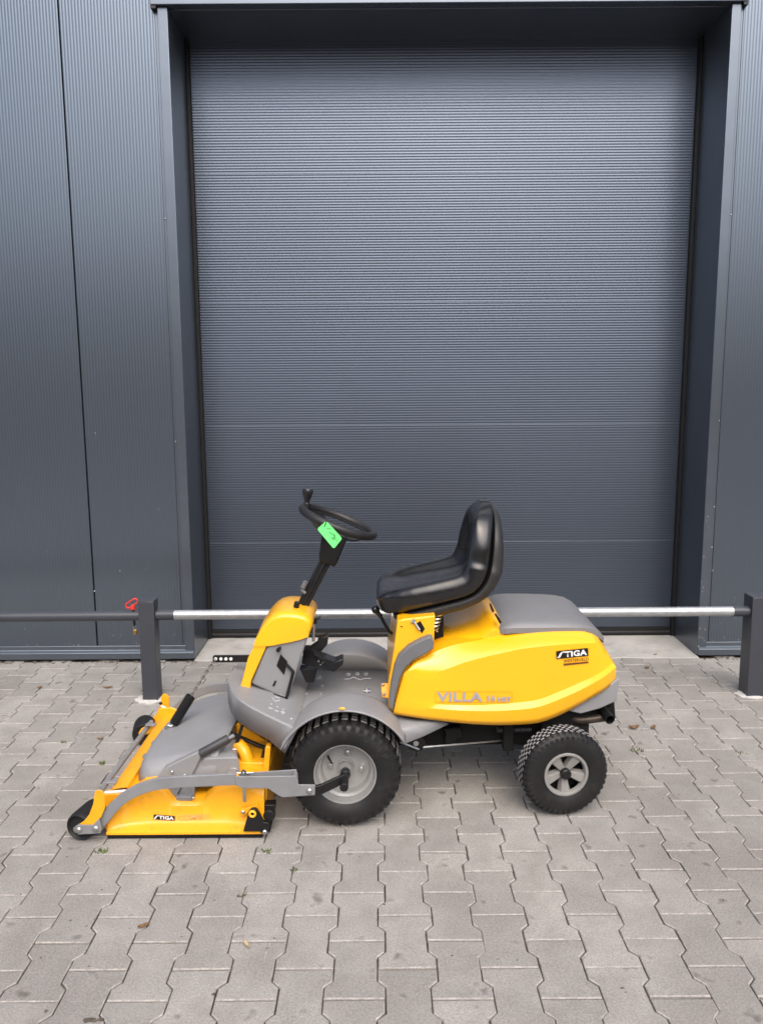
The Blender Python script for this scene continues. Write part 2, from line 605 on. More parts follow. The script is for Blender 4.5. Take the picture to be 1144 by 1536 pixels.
bs.build('bottom_seal', RUBBER, door)
for x0, x1 in ((-1.1185, -1.0985), (1.8585, 1.8785)):
    gr = MB(); gr.box(x0, x1, 4.852, 4.892, 0.012, 3.60)
    gr.build('guide_rail', RUBBER, door, bevel=0.003)

# brick hall across the yard, behind the photographer; the cladding and the door mirror it
br = thing('brick_hall', 'low brick hall standing across the yard behind the photographer', 'building', (0, -15, 0))
q = MB(); q.box(-30, 30, -20, -15, 0, 5.4); q.build('wall', BRICKM, br)
q = MB(); q.box(-30.2, 30.2, -20.2, -14.8, 5.402, 5.6); q.build('roof_edge', ANTH, br)

# ------------------------------------------------------------------ barrier
def post(x0, x1, y0, y1, top, label, sl):
    t = thing('barrier_post', label, 'post', ((x0 + x1) / 2, (y0 + y1) / 2, 0), 'posts of the yard barrier')
    p = MB(); p.box(x0, x1, y0, y1, 0.0, top - 0.004); p.build('shaft', POSTM, t, bevel=0.003)
    p = MB(); p.box(x0 - .001, x1 + .001, y0 - .001, y1 + .001, top - 0.0035, top); p.build('cap', POSTM, t, bevel=0.0015)
    c = MB()
    n = 26
    ring = []
    ccx, ccy = (x0 + x1) / 2, (y0 + y1) / 2
    for k in range(n):
        a = 2 * math.pi * k / n
        rx, ry = 0.075, 0.062
        rr = random.uniform(0.85, 1.2)
        ring.append(V((ccx + sl[2] + rx * rr * math.cos(a), ccy - 0.012 + ry * rr * math.sin(a), 0.0)))
    mid = V((ccx, ccy, 0))
    c.loft([[V((p.x, p.y, -0.006)) for p in ring], [V((p.x, p.y, 0.0035)) for p in ring],
            [mid.lerp(p, 0.7) + V((0, 0, 0.008)) for p in ring]])
    c.build('cement_footing', CEMENT, t)
    s = MB()
    s.tube([(sl[0], 3.88, 0.448), (sl[1], 3.88, 0.448)], 0.0275, n=24)
    s.build('sleeve', POSTM, t, bevel=0.002)
    return t


post(-1.237, -1.157, 3.84, 3.92, 0.531, 'dark grey square barrier post with a red pin and padlock beside it', (-1.1565, -1.064, -0.01))
post(1.877, 1.977, 3.84, 3.94, 0.531, 'dark grey square barrier post at the right edge of the yard', (1.795, 1.8765, -0.015))
t = MB()
t.tube([(-1.0638, 3.88, 0.448), (1.7948, 3.88, 0.448)], 0.0245, n=28)
tag(t.build('barrier_pole', GALV), 'shiny galvanised pipe spanning the door opening between the two posts', 'barrier pole', 'barrier poles')
t = MB()
t.tube([(-4.0, 3.88, 0.437), (-1.2375, 3.88, 0.445)], 0.0265, n=28)
tag(t.build('barrier_pole', POSTM), 'dark grey painted pipe running left from the padlocked post', 'barrier pole', 'barrier poles')
# red locking pin through the dark pole
pin = thing('locking_pin', 'red looped locking pin stuck through the dark pipe next to the post', 'locking pin', (-1.276, 3.88, 0.48))
h = MB()
loop = []
cpt, ux, uz = V((-1.277, 3.872, 0.512)), V((0.84, 0, 0.54)).normalized(), V((-0.54, 0, 0.84)).normalized()
for k in range(24):
    a = 2 * math.pi * k / 24
    ex = 0.024 if math.cos(a) > 0 else -0.024
    loop.append(cpt + ux * (ex * 0.85 + 0.013 * math.cos(a)) + uz * (0.0135 * math.sin(a)))
h.tube(loop, 0.0042, n=8, closed=True)
h.build('handle', REDM, pin)
h = MB(); h.tube([(-1.272, 3.874, 0.504), (-1.274, 3.876, 0.480)], [0.010, 0.013], n=14)
h.build('collar', REDM, pin, bevel=0.002)
h = MB(); h.tube([(-1.274, 3.876, 0.480), (-1.270, 3.876, 0.392)], 0.006, n=10); h.build('rod', BLK, pin)
pad = thing('padlock', 'small brass padlock hanging under the dark pipe next to the post', 'padlock', (-1.269, 3.876, 0.345))
h = MB(); h.box(-1.279, -1.259, 3.870, 3.883, 0.346, 0.373); h.build('body', BRASS, pad, bevel=0.003)
h = MB()
h.tube(smooth_pts([V((-1.276, 3.876, 0.372)), V((-1.276, 3.876, 0.388)), V((-1.269, 3.876, 0.397)), V((-1.262, 3.876, 0.388)), V((-1.262, 3.876, 0.372))], 4), 0.0025, n=8)
h.build('shackle', STEEL, pad)

# ------------------------------------------------------------------ lettering helpers
def quad_map(q, u, v):
    tl, tr, bl, br = q
    return bl.lerp(br, u).lerp(tl.lerp(tr, u), v)


def quad_at(px, Y):
    """TL, TR, BL, BR pixels with one Y, or a Y each"""
    Ys = Y if isinstance(Y, (list, tuple)) else [Y] * 4
    return [at(x, y, yy) for (x, y), yy in zip(px, Ys)]


def text_part(body, q, u0, u1, v0, v1, m, parent, name='lettering', bold=0.012, lift=(0, -0.0008, 0), shear=0.0):
    cu = bpy.data.curves.new('txt', 'FONT')
    cu.body = body
    cu.offset = bold
    cu.shear = shear
    cu.resolution_u = 3
    cu.space_character = 1.07
    ob = bpy.data.objects.new('txt', cu)
    me = bpy.data.meshes.new_from_object(ob)
    xs = [v.co.x for v in me.vertices]; ys = [v.co.y for v in me.vertices]
    bm = bmesh.new(); bm.from_mesh(me)
    for v in bm.verts:
        u = lerp(u0, u1, (v.co.x - min(xs)) / (max(xs) - min(xs)))
        w_ = lerp(v0, v1, (v.co.y - min(ys)) / (max(ys) - min(ys)))
        v.co = quad_map(q, u, w_) + V(lift)
    bpy.data.objects.remove(ob); bpy.data.curves.remove(cu); bpy.data.meshes.remove(me)
    k = MB(); k.bm.free(); k.bm = bm
    return k.build(name, m, parent, smooth=False)


def logo_plate(q, parent):
    """black plate with the white italic-S word mark"""
    k = MB()
    k.face([q[2], q[3], q[1], q[0]])
    p = k.build('logo_plate', BLK, parent, smooth=False)
    s = MB()
    lift = V((0, -0.0008, 0))
    for poly in ([(0.035, 0.10), (0.085, 0.10), (0.13, 0.30), (0.205, 0.86), (0.165, 0.86), (0.10, 0.60)],
                 [(0.165, 0.86), (0.145, 0.74), (0.255, 0.74), (0.265, 0.88)],
                 [(0.035, 0.10), (0.02, 0.26), (0.085, 0.26), (0.085, 0.10)]):
        s.face([quad_map(q, u, v) + lift for u, v in poly])
    s.build('logo_letter', WHITE, p, smooth=False)
    text_part('TIGA', q, 0.26, 0.955, 0.13, 0.86, WHITE, p, 'logo_letters', bold=0.035)
    return p


# ------------------------------------------------------------------ the mower
MY = 3.03                                      # its centre plane
mower = thing('ride_on_mower', 'yellow and grey ride-on mower with black seat and front cutting deck', 'ride-on mower', (0.0, MY, 0.0))


def mir(p):
    return V((p.x, 2 * MY - p.y, p.z))


def wheel(c, axis, Rr, W, bead, nblk, rows, name='wheel', stag=0.5, fine=False):
    """tyre mesh with tread as sub-part; axis points away from the viewer's side"""
    hw = W / 2
    m = MB()
    prof = [(bead - .006, -hw * .72), (bead + .004, -hw * .86), (bead + (Rr - bead) * .32, -hw * .99), (bead + (Rr - bead) * .58, -hw),
            (bead + (Rr - bead) * .78, -hw * .93), (Rr - .013, -hw * .83), (Rr - .0085, -hw * .66), (Rr - .0065, -hw * .3)]
    prof = prof + [(r, -o) for r, o in reversed(prof)]
    # moulded ring lines on the sidewall
    m.lathe(c, axis, prof, n=72, cap0=False, cap1=False)
    t = m.build(name, TYRE, mower, angle=50)
    axis = V(axis).normalized()
    u = (V((0, 0, 1)) - axis * axis.z).normalized()
    s = axis.cross(u)
    k = MB()
    pitch = 2 * math.pi / nblk

    def blk(a, da, o0, o1, r0a, r0b, r1a, r1b):
        ring = []
        for ra, rb in ((r0a, r0b), (r1a, r1b)):
            ring.append([V(c) + axis * o + (u * math.cos(x) + s * math.sin(x)) * r
                         for x, o, r in ((a - da, o0, ra), (a + da, o0, ra), (a + da, o1, rb), (a - da, o1, rb))])
        sh = 0.93
        mid = sum(ring[1], V((0, 0, 0))) / 4
        ring[1] = [mid + (p - mid) * sh for p in ring[1]]
        k.loft(ring, cap0=False)
    bw = hw * 1.30 / rows
    for i in range(nblk):
        for j in range(rows):
            a = (i + (stag if j % 2 else 0)) * pitch
            o = (j + 0.5 - rows / 2) * bw
            drop = .004 * (abs(o) / hw) ** 2
            kf, kd = (.29, .0028) if fine else (.33, 0)
            blk(a, pitch * kf, o - bw * kf * 1.2, o + bw * kf * 1.2, Rr - .013, Rr - .013, Rr - drop - kd, Rr - drop - kd)
    tr = k.build('tread', TREAD, t, smooth=False)
    tr['kind'] = 'stuff'
    tr.data.materials.append(TYRE)
    for p_ in tr.data.polygons:
        rad = WLOC[tr.name] + p_.center - V(c)
        rad = (rad - axis * rad.dot(axis)).normalized()
        if abs(rad.dot(p_.normal)) < .62: p_.material_index = 1
    k = MB()
    for i in range(nblk):
        a = (i + (0.5 if rows % 2 == 0 else 0.0)) * pitch
        for sg in (-1, 1):
            blk(a, pitch * .27, sg * hw * .70, sg * hw * .985, Rr - .016, bead + (Rr - bead) * .64, Rr - .0045, bead + (Rr - bead) * .80)
    k.build('shoulder_lugs', TYRE, t, smooth=False)['kind'] = 'stuff'
    return t


FX, FZ, FR, FW = -0.137, 0.202, 0.203, 0.162
for sg in (-1, 1):
    cy = MY + sg * 0.325
    ax = V((0, 1, 0)) if sg < 0 else V((0, -1, 0))
    c = V((FX, cy, FZ))
    t = wheel(c, ax, FR, FW, 0.112, 36, 5, stag=0.0)
    m = MB()
    m.lathe(c, ax, [(0.108, -.052), (0.1185, -.062), (0.117, -.067), (0.110, -.066), (0.106, -.058), (0.1015, -.034), (0.094, -.030),
                    (0.090, -.024), (0.086, -.002), (0.074, .002), (0.030, .003), (0.030, -.012), (0.0, -.012)], n=56, cap0=False)
    m.lathe(c, ax, [(0.110, .06), (0.10, .02), (0.0, .02)], n=40, cap0=False)
    rim = m.build('rim', SILV, t, angle=40)
    for k in range(4):
        a = math.pi / 2 * k + 0.12
        p = c + V((math.sin(a), 0, math.cos(a))) * 0.056
        n_ = MB()
        n_.lathe(p, ax, [(0.0, -.022), (0.006, -.022), (0.006, -.010), (0.0105, -.010), (0.0105, .003)], n=8, cap0=False)
        n_.build('wheel_nut', STEEL, t)
    vs = MB(); p = c + V((-0.066, 0, 0.040))
    vs.tube([p + ax * 0.0, p + ax * -.028 + V((.016, 0, -.016))], 0.004, n=8); vs.build('valve', RUBBER, t)
    rg = MB()
    rg.tube([c + ax * -.018 + V((math.cos(a), 0, math.sin(a))) * .025 + V((0, 0, .004)) for a in (2 * math.pi * k / 24 for k in range(24))], 0.0012, n=6, closed=True)
    rg.build('retaining_ring', STEEL, t)

TLET = mat('raised_sidewall_rubber', (0.022, 0.022, 0.023), 0.5)
cw = V((FX, MY - 0.325 - FW / 2 * .985, FZ))
for i, ch_ in enumerate('GRIP'):
    th = R(61 - i * 11)
    rd_, tn = V((math.cos(th), 0, math.sin(th))), V((math.sin(th), 0, -math.cos(th)))
    q4 = [cw + rd_ * r_ + tn * t_ for r_, t_ in ((.172, -.011), (.172, .011), (.150, -.011), (.150, .011))]
    text_part(ch_, q4, 0.1 if ch_ != 'I' else .35, 0.9 if ch_ != 'I' else .65, 0, 1, TLET, bpy.data.objects['wheel'], 'sidewall_letter', bold=.02, lift=(0, -.0025, 0))

RY = math.radians(7)
for sg in (-1, 1):
    ax = V((-math.sin(RY), math.cos(RY), 0))
    c = V((0.668 + (0.0 if sg < 0 else 0.02), MY + sg * 0.286, 0.1655))
    if sg > 0: ax = -ax
    t = wheel(c, ax, 0.1662, 0.102, 0.082, 44, 5, fine=True)
    m = MB()
    m.lathe(c, ax, [(0.079, -.034), (0.0845, -.044), (0.0835, -.049), (0.0745, -.049), (0.0720, -.044), (0.0705, -.030)], n=48, cap0=False, cap1=False)
    up = V((0, 0, 1)); side = ax.cross(up)
    for k in range(5):
        a = 2 * math.pi * k / 5 + math.pi
        d = up * math.cos(a) + side * math.sin(a)
        e = up * -math.sin(a) + side * math.cos(a)
        r0, r1 = 0.012, 0.0725
        f0 = [c + d * r0 + e * -.0085 + ax * -.030, c + d * r0 + e * .0085 + ax * -.030, c + d * r1 + e * .017 + ax * -.041, c + d * r1 + e * -.017 + ax * -.041]
        f1 = [c + d * r0 + e * -.011 + ax * .0, c + d * r0 + e * .011 + ax * .0, c + d * r1 + e * .027 + ax * -.022, c + d * r1 + e * -.027 + ax * -.022]
        m.loft([f0, f1])
    m.lathe(c, ax, [(0.0, -.036), (0.020, -.036), (0.022, .0)], n=24, cap0=False)
    m.build('rim', RIMP, t, angle=35, bevel=0.0015)
    m = MB()
    m.lathe(c, ax, [(0.0, .005), (0.080, .005), (0.080, .03), (0.0, .03)], n=32)
    m.build('rim_back', BLKM, t)
    m = MB(); m.lathe(c, ax, [(0.0, -.050), (0.016, -.050), (0.0195, -.046), (0.0205, -.030)], n=24, cap0=False)
    m.build('hub_cap', BLK, t)

# ---- rear hood
def line(pts, n=26):
    P = smooth_pts([at(p[0], p[1], p[2]) for p in pts], 8)
    return [poly_at(P, i / n) for i in range(n + 1)]


L0 = line([(589.7, 1071, 2.735), (630, 1077.5, 2.733), (675, 1083, 2.732), (715, 1086.5, 2.732), (756, 1087.5, 2.732), (798, 1085.5, 2.733), (820, 1080.5, 2.734),
           (850, 1067.5, 2.736), (885, 1048, 2.738), (908, 1034, 2.745), (922.5, 1023, 2.775)])
L1 = line([(593, 1056, 2.731), (640, 1062, 2.728), (700, 1066, 2.724), (750, 1066, 2.722), (802, 1061.5, 2.722), (837, 1049.6, 2.722), (870, 1035, 2.723),
           (898, 1020, 2.728), (913, 1009.5, 2.740), (923.5, 1000.5, 2.770)])
L2 = line([(596, 1045, 2.733), (640, 1055, 2.733), (700, 1058, 2.737), (750, 1056, 2.740), (802, 1050.5, 2.741), (837, 1038, 2.741), (868, 1024.5, 2.742),
           (890, 1014.6, 2.745), (908, 1003.5, 2.757), (919, 994.5, 2.785)])
L3 = line([(606, 1010, 2.740), (622, 1009, 2.741), (648, 1010, 2.742), (674, 1002, 2.743), (700, 992.5, 2.743), (735, 983.5, 2.743), (760, 978, 2.743), (785, 973, 2.743),
           (837, 967.3, 2.744), (880, 965, 2.748), (897, 966, 2.760), (905, 970, 2.79)])
L4 = line([(617.5, 998, 2.750), (628, 990, 2.766), (655, 976.5, 2.785), (682, 967, 2.80), (717, 960.5, 2.806), (750, 954, 2.808), (802, 946.5, 2.808), (850, 944.5, 2.808),
           (876, 945, 2.808), (888, 948.5, 2.812), (895, 953, 2.82), (900, 960, 2.83)])
L5 = []
for p in L4:
    L5.append(V((p.x, p.y + 0.05, p.z + 0.006)))
L6 = [V((p.x, MY, p.z + 0.008)) for p in L4]
rows = [L0, L1, L2, L3, L4, L5, L6]


def subdiv(a, b, n, bul):
    res = []
    for k in range(1, n):
        t = k / n
        res.append([p.lerp(q, t) + V((0, -bul * 4 * t * (1 - t), 0)) for p, q in zip(a, b)])
    return res


full = [L0] + subdiv(L0, L1, 3, .001) + [L1, L2] + subdiv(L2, L3, 4, .0008) + [L3] + subdiv(L3, L4, 4, .006) + [L4, L5, L6]
cols = []
for r_ in full:
    last = r_[-1]
    w1 = V((last.x + 0.012, lerp(last.y, MY, .35), last.z))
    w2 = V((last.x + 0.018, MY, last.z))
    near_ = r_ + [w1, w2]
    cols.append(near_ + [mir(p) for p in reversed(near_[:-1])])
h = MB(); h.grid(cols)
hood = h.build('hood', YEL, mower, angle=17, solid=0.004)
# outline of the rounded raised neck before the grey cover
nk = MB()
prof = [(.155, .595), (.24, .632), (.32, .655), (.37, .672), (.405, .705), (.425, .712), (.47, .700), (.47, .56), (.155, .55)]
rings = []
for y, ins, s in ((2.815, 0.030, .0), (2.835, 0.012, .0), (2.87, 0.0, 0), (3.03, -.004, 0), (3.19, 0, 0), (3.225, 0.012, 0), (3.245, 0.030, 0)):
    rings.append([V((x, y, z - (ins if z > .57 else 0))) for x, z in prof])
nk.loft(rings)
nk.build('hood_neck', YEL, mower, angle=40)
# grey engine cover
cov = MB()
st = [(.430, .693, .690), (.450, .704, .692), (.475, .712, .694), (.52, .715, .6945), (.60, .714, .695), (.68, .711, .695), (.73, .706, .694), (.765, .698, .691),
      (.795, .683, .675), (.818, .662, .655), (.832, .643, .640), (.838, .630, .628)]
rings = []
for i, (x, zt, ze) in enumerate(st):
    yo = 2.800 + (.012, 0, 0, 0, 0, 0, 0, 0, .008, .022, .05, .10)[i]
    half = [(yo, ze - .02), (yo, ze), (yo + .006, ze + (zt - ze) * .45), (yo + .016, zt - .003), (yo + .030, zt + .001), (yo + .09, zt + .004), (MY, zt + .007)]
    sk = -0.10
    ring = [V((x + (sk * max(0, (2.9 - y)) * -1.0), y, z)) for y, z in half]
    ring = ring + [mir(p) for p in reversed(ring[:-1])]
    rings.append(ring)
cov.loft(rings)
cover = cov.build('engine_cover', mat('lid_grey_plastic', (0.172, 0.174, 0.180), 0.48, var=0.05, vscale=7, bump=0.0002, bscale=500), mower, angle=28)
for a in (((734.5, 908), (737.5, 908.5), (741, 917), (738.5, 919.5)), ((742.5, 924), (745.5, 923.5), (752, 933), (749.5, 936.5))):
    vt = MB(); vt.plate([at(x, y, 2.797) for x, y in a], (0, .03, 0)); vt.build('vent', BLKM, cover)
# rear bumper trim
bp = MB()
bp.prism(xz([(853, 1066), (870, 1070), (899, 1062), (923.5, 1051), (928, 1020), (926, 1016), (905, 1034), (872, 1053)], 2.762), 2.756, 2 * MY - 2.756)
bp.build('rear_bumper', GREY, mower, bevel=0.004)
# grey moulding in front of the hood
gm = MB()
gm.prism(xz([(583.6, 1048), (586, 1027), (591.5, 999), (597.6, 983.5), (612.4, 969.5), (630, 960), (644, 954.5), (648.5, 956), (651, 966), (649.5, 973), (638.7, 980.5),
             (621, 989.5), (608, 1001.5), (600, 1017), (594, 1041), (590, 1066), (584, 1062)], 2.745), 2.741, 2.80)
gm.build('hood_moulding', GREYD, mower, bevel=0.006, seg=3)
gm = MB()
gm.prism(xz([(583.6, 1048), (591.5, 999), (612.4, 969.5), (644, 954.5), (651, 966), (621, 989.5), (600, 1017), (590, 1066)], 2.745), 2 * MY - 2.80, 2 * MY - 2.741)
gm.build('hood_moulding', GREYD, mower, bevel=0.006)
# seat pedestal
pd = MB()
pd.prism(xz([(596, 931), (604, 928.5), (652.5, 923), (651.5, 940), (650.5, 972), (630, 992), (606, 1040), (596, 1075), (583, 1075), (582, 1025), (589, 985)], 2.778), 2.776, 2 * MY - 2.776)
ped = pd.build('seat_pedestal', YEL, mower, bevel=0.005)
sl_ = MB(); sl_.face([at(x, y, 2.7745) for x, y in ((622, 937), (630, 931), (637, 943), (633, 950))]); sl_.build('slot', BLKM, ped, smooth=False)
sl_ = MB(); sl_.tube([at(620, 931, 2.772), at(629, 945, 2.766)], 0.0045, n=8); sl_.tube([at(617, 934, 2.772), at(622, 929, 2.772)], 0.006, n=8)
sl_.build('seat_latch', STEEL, ped)
sl_ = MB(); sl_.face([at(x, y, 2.7745) for x, y in ((600, 939), (604, 939.4), (604, 941), (600, 940.6))]); sl_.build('notch', BLKM, ped, smooth=False)
sp = MB()
hp = []
for k in range(60):
    a = k / 60 * 5 * 2 * math.pi
    cpt = V((0.190, 2.86, lerp(0.665, 0.735, k / 60)))
    hp.append(cpt + V((0.018 * math.cos(a) + 0.02 * k / 60, 0.018 * math.sin(a), 0)))
sp.tube(hp, 0.0035, n=6)
sp.build('seat_spring', STEEL, mower)
sp = MB(); sp.box(.185, .235, 2.90, 3.16, .60, .71); sp.build('seat_bracket', BLKM, mower)
ft = MB()
ft.plate([at(x, y, yy) for x, y, yy in ((571, 1024.5, 2.86), (584, 1024.5, 2.86), (582.5, 1047, 2.815), (573, 1046, 2.815))], (0, 0.01, -0.006))
fb = ft.build('floor_bracket', YELD, mower, bevel=0.002)
for p in ((576, 1041, 2.812), (574, 1027, 2.85)):
    bt = MB(); bt.ball(at(*p), 0.006, n=8); bt.build('bolt', STEEL, fb)

# lettering on the hood
qv = quad_at([(652.5, 1036.8), (768, 1037.5), (652.5, 1053.3), (767.6, 1053.3)], [2.7365, 2.7365, 2.733, 2.7365])
lift = 0.0018
text_part('VILLA', qv, 0.02, 0.615, 0.06, 0.93, PRINTG, hood, 'model_lettering', bold=0.03, lift=(0, -lift, 0))
text_part('14', qv, 0.675, 0.775, 0.06, 0.66, PRINTG, hood, 'model_lettering', bold=0.05, lift=(0, -lift, 0))
text_part('HST', qv, 0.81, 0.985, 0.06, 0.52, PRINTG, hood, 'model_lettering', bold=0.05, lift=(0, -lift, 0))
fr = MB()
for a, b2 in (((0, 0), (1, .03)), ((0, .97), (1, 1)), ((0, 0), (.004, 1)), ((.996, 0), (1, 1))):
    fr.face([quad_map(qv, u, v) + V((0, -lift + .0004, 0)) for u, v in ((a[0], a[1]), (b2[0], a[1]), (b2[0], b2[1]), (a[0], b2[1]))])
fr.build('sticker_edge', mat('sticker_edge', (0.5, 0.19, 0.01), 0.5), hood, smooth=False)
ql = quad_at([(833.6, 976.8), (881.5, 971.9), (834.3, 988.7), (882, 983.8)], [2.739, 2.742, 2.739, 2.742])
logo_plate(ql, hood)
qw = quad_at([(844.8, 988.7), (882.2, 985.6), (844.8, 998.4), (882.2, 995)], [2.739, 2.742, 2.739, 2.742])
BROWN = mat('brown_print', (0.10, 0.035, 0.012), 0.5)
text_part('WESTERVELD', qw, 0, 1, 0.46, 0.96, BROWN, hood, 'dealer_lettering', bold=0.012)
k = MB()
k.face([quad_map(qw, u, v) + V((0, -.0006, 0)) for u, v in ((0, 0), (1, .06), (1, .30), (0, .30))])
k.build('dealer_stripe', BROWN, hood, smooth=False)
k = MB()
for x, y, s in ((600.5, 1063, 1.3), (605, 1062, 1.2), (602, 1068.5, 2.0), (606, 1067.5, 2.2), (609.5, 1069.5, 2.0), (604, 1070, 1.5), (611, 1071.5, 1.3)):
    k.ball(at(x, y, 2.7335), 0.0022 * s / 2, n=5, sc=(1.6, .25, 1))
k.build('paint_chips', BLK, hood)['kind'] = 'stuff'

# ---- floor, fenders, tower
def zfl(x):
    return 0.375 if x > -0.30 else 0.375 + (-0.30 - x) * 0.27


def yfl(x):            # near edge of the foot plate
    return interp([(-0.60, 2.90), (-0.585, 2.845), (-0.555, 2.79), (-0.50, 2.735), (-0.40, 2.682), (-0.315, 2.640), (-.30, 2.64)], x)


xs = [-0.600, -0.592, -0.578, -0.56, -0.53, -0.48, -0.42, -0.36, -0.308]
f = MB()
rows_ = []
for x in xs:
    y0 = yfl(x)
    dz = 0.0
    ring = [V((x - max(0, (x + .42) / .112) * .045, y0 + .004, zfl(x) - .095)), V((x, y0, zfl(x) - .006)), V((x, y0 + .007, zfl(x))), V((x, MY, zfl(x)))]
    rows_.append(ring + [mir(p) for p in reversed(ring[:-1])])
rows_.insert(0, [V((p.x - .004, lerp(p.y, MY, .06), p.z)) for p in rows_[0]])
f.grid(rows_)
f.face(rows_[0])
floor_ = f.build('foot_plate', GREY, mower, angle=38, solid=0.004)
f = MB()
f.grid([[V((x, y, z)) for y, z in ((2.79, .374), (MY, .375), (2 * MY - 2.79, .374))] for x in (-.32, -.1, .10, .20)])
f.build('floor_pan', GREY, mower, solid=0.004)
# tunnel body under the floor (dark)
u_ = MB(); u_.box(-.45, .62, 2.88, 3.18, .20, .36); u_.box(.12, .80, 2.86, 3.20, .335, .50)
u_.build('chassis', BLKM, mower)
for sg in (-1, 1):
    fd = MB()
    prof = [(2.618, .245), (2.616, .249), (2.619, .2525), (2.634, .2545), (2.665, .2555), (2.70, .2558), (2.745, .2545), (2.785, .251), (2.802, .247), (2.810, .240)]
    rows_ = []
    for k in range(33):
        th = R(lerp(155, 31, k / 32))
        kk = max(0.0, min(1.0, (math.degrees(th) - 126) / 22))
        row = [V((FX + r * math.cos(th), y if y < 2.625 else lerp(y, 2.626, kk), FZ + r * math.sin(th))) for y, r in prof]
        tail = V((row[-1].x, lerp(2.813, 2.627, kk), min(row[-1].z, 0.372)))
        row.append(tail)
        rows_.append(row if sg < 0 else [mir(p) for p in row])
    fd.grid(rows_)
    fen = fd.build('fender', GREY, mower, angle=40, solid=0.0035)
    sk = MB()
    rws = [[at(*p) for p in q_] for q_ in (((586, 1071, 2.775), (620, 1074, 2.775), (664, 1078, 2.775)), ((593, 1094, 2.668), (622, 1088, 2.715), (664, 1080, 2.765)),
                                            ((594, 1096, 2.664), (623, 1090, 2.712), (665, 1081.5, 2.762)), ((604.5, 1116.5, 2.655), (636, 1104, 2.71), (673, 1086, 2.76)))]
    if sg > 0: rws = [[mir(p) for p in r_] for r_ in rws]
    sk.grid(rws)
    sk.build('side_skirt', GREY, mower, solid=0.004)
    if sg < 0:
        b_ = MB(); b_.ball(at(513, 1063, 2.614), 0.0125, n=10, sc=(1, .12, .42)); b_.build('badge', mat('amber_badge', (.75, .45, .05), .4), fen)
# tower
tw = MB()
tw.prism(xz([(376, 1026), (400, 969), (412, 966), (462, 955), (431, 1052)], 2.90), 2.90, 3.16)
tower = tw.build('steering_tower', GREY, mower, bevel=0.012, seg=3)
ys_ = MB()
ys_.prism(xz([(381.5, 968), (400.5, 967.5), (377, 1021), (376.0, 1030), (373.6, 1040), (363.5, 1037), (353, 1055), (355.5, 1045), (365, 1015), (372, 987)], 2.895), 2.893, 3.167)
ys_.build('tower_front', YEL, mower, bevel=0.004)
yc = MB()
outl = [(380.6, 968.5), (384, 957), (389, 946), (394, 938), (400, 931), (406, 925.5), (413, 921.5), (422, 919.5), (432, 919), (446, 920), (458, 923), (466, 929), (469, 935), (468, 943), (463, 954), (452, 958), (438, 961.5), (424, 964), (410, 967), (396, 968.5)]
pts = [V((x, 0, z)) for x, z in xz(outl, 2.90)]
cm = V((-0.385, 0, 0.69))
rings = []
for y, s, dz in ((2.889, .86, -.012), (2.892, .93, -.005), (2.905, .985, 0), (2.935, 1.0, .004), (3.03, 1.0, .008), (3.125, 1.0, .004), (3.155, .985, 0), (3.168, .93, -.005), (3.171, .86, -.012)):
    ring = []
    for p in pts:
        q_ = cm + (p - cm) * s
        if p.z < 0.655: q_ = p.copy() + V((0, 0, 0))
        ring.append(V((q_.x, y, q_.z + (dz if p.z > .66 else 0))))
    rings.append(ring)
yc.loft(rings)
yc.build('tower_cap', YEL, mower, angle=45)
# tower details: knob, black slotted plate, lever and its slot
k = MB(); k.tube([at(420, 972, 2.90), at(417, 975.5, 2.872)], [0.0065, 0.008], n=12); k.build('knob', BLK, tower)
k = MB(); k.plate([at(x, y, 2.897) for x, y in ((421, 981.5), (431, 992), (426, 1012), (415, 998))], (0, -.002, 0)); k.build('scale_plate', BLKM, tower)
k = MB(); k.tube(smooth_pts([at(429, 996, 2.889), at(438.5, 1006.5, 2.886), at(439, 1011, 2.886), at(430, 1046, 2.882)], 3), 0.0062, n=8); k.build('lever', BLK, tower)
k = MB(); k.face([at(x, y, 2.8968) for x, y in ((412, 1021), (415, 1021.5), (411.5, 1029.5), (408.5, 1029))]); k.build('slot', BLKM, tower, smooth=False)
k = MB(); k.face([onz(x, y, zfl(onz(x, y, .40).x) + .0012) for x, y in ((410, 1039.5), (411, 1041.3), (431, 1049), (432, 1047))]); k.build('floor_slot', BLKM, floor_, smooth=False)
for x, y in ((387, 1025.5), (420, 1039)):
    k = MB(); k.ball(onz(x, y, zfl(onz(x, y, .41).x) + .002), .006, n=7, sc=(1.5, 1, .4))
    k.build('screw', STEEL, floor_)
# pictograms on the floor
k = MB()
def mark(poly):
    k.face([onz(x, y, zfl(onz(x, y, .40).x) + .0013) for x, y in poly])
def dot(x, y, s, sy=None):
    sy = sy or s * .55
    mark([(x + s * math.cos(a), y + sy * math.sin(a)) for a in (2 * math.pi * i / 8 for i in range(8))])
for x, y, s in ((407, 1056, 1.6), (416, 1060, 1.4), (425, 1064, 1.4), (437, 1078, 1.8)): dot(x, y, s)
for x0, y0 in ((403, 1060.5), (412, 1064.5)): mark([(x0, y0), (x0 + 6, y0 + 2), (x0 + 6, y0 + 3.6), (x0, y0 + 1.6)])
for (a0, b0), (a1, b1) in (((408, 1046), (413, 1052)), ((413, 1052), (420, 1050)), ((412, 1045), (419, 1047)), ((421, 1067), (427, 1069))):
    mark([(a0, b0 - .6), (a1, b1 - .6), (a1, b1 + .6), (a0, b0 + .6)])
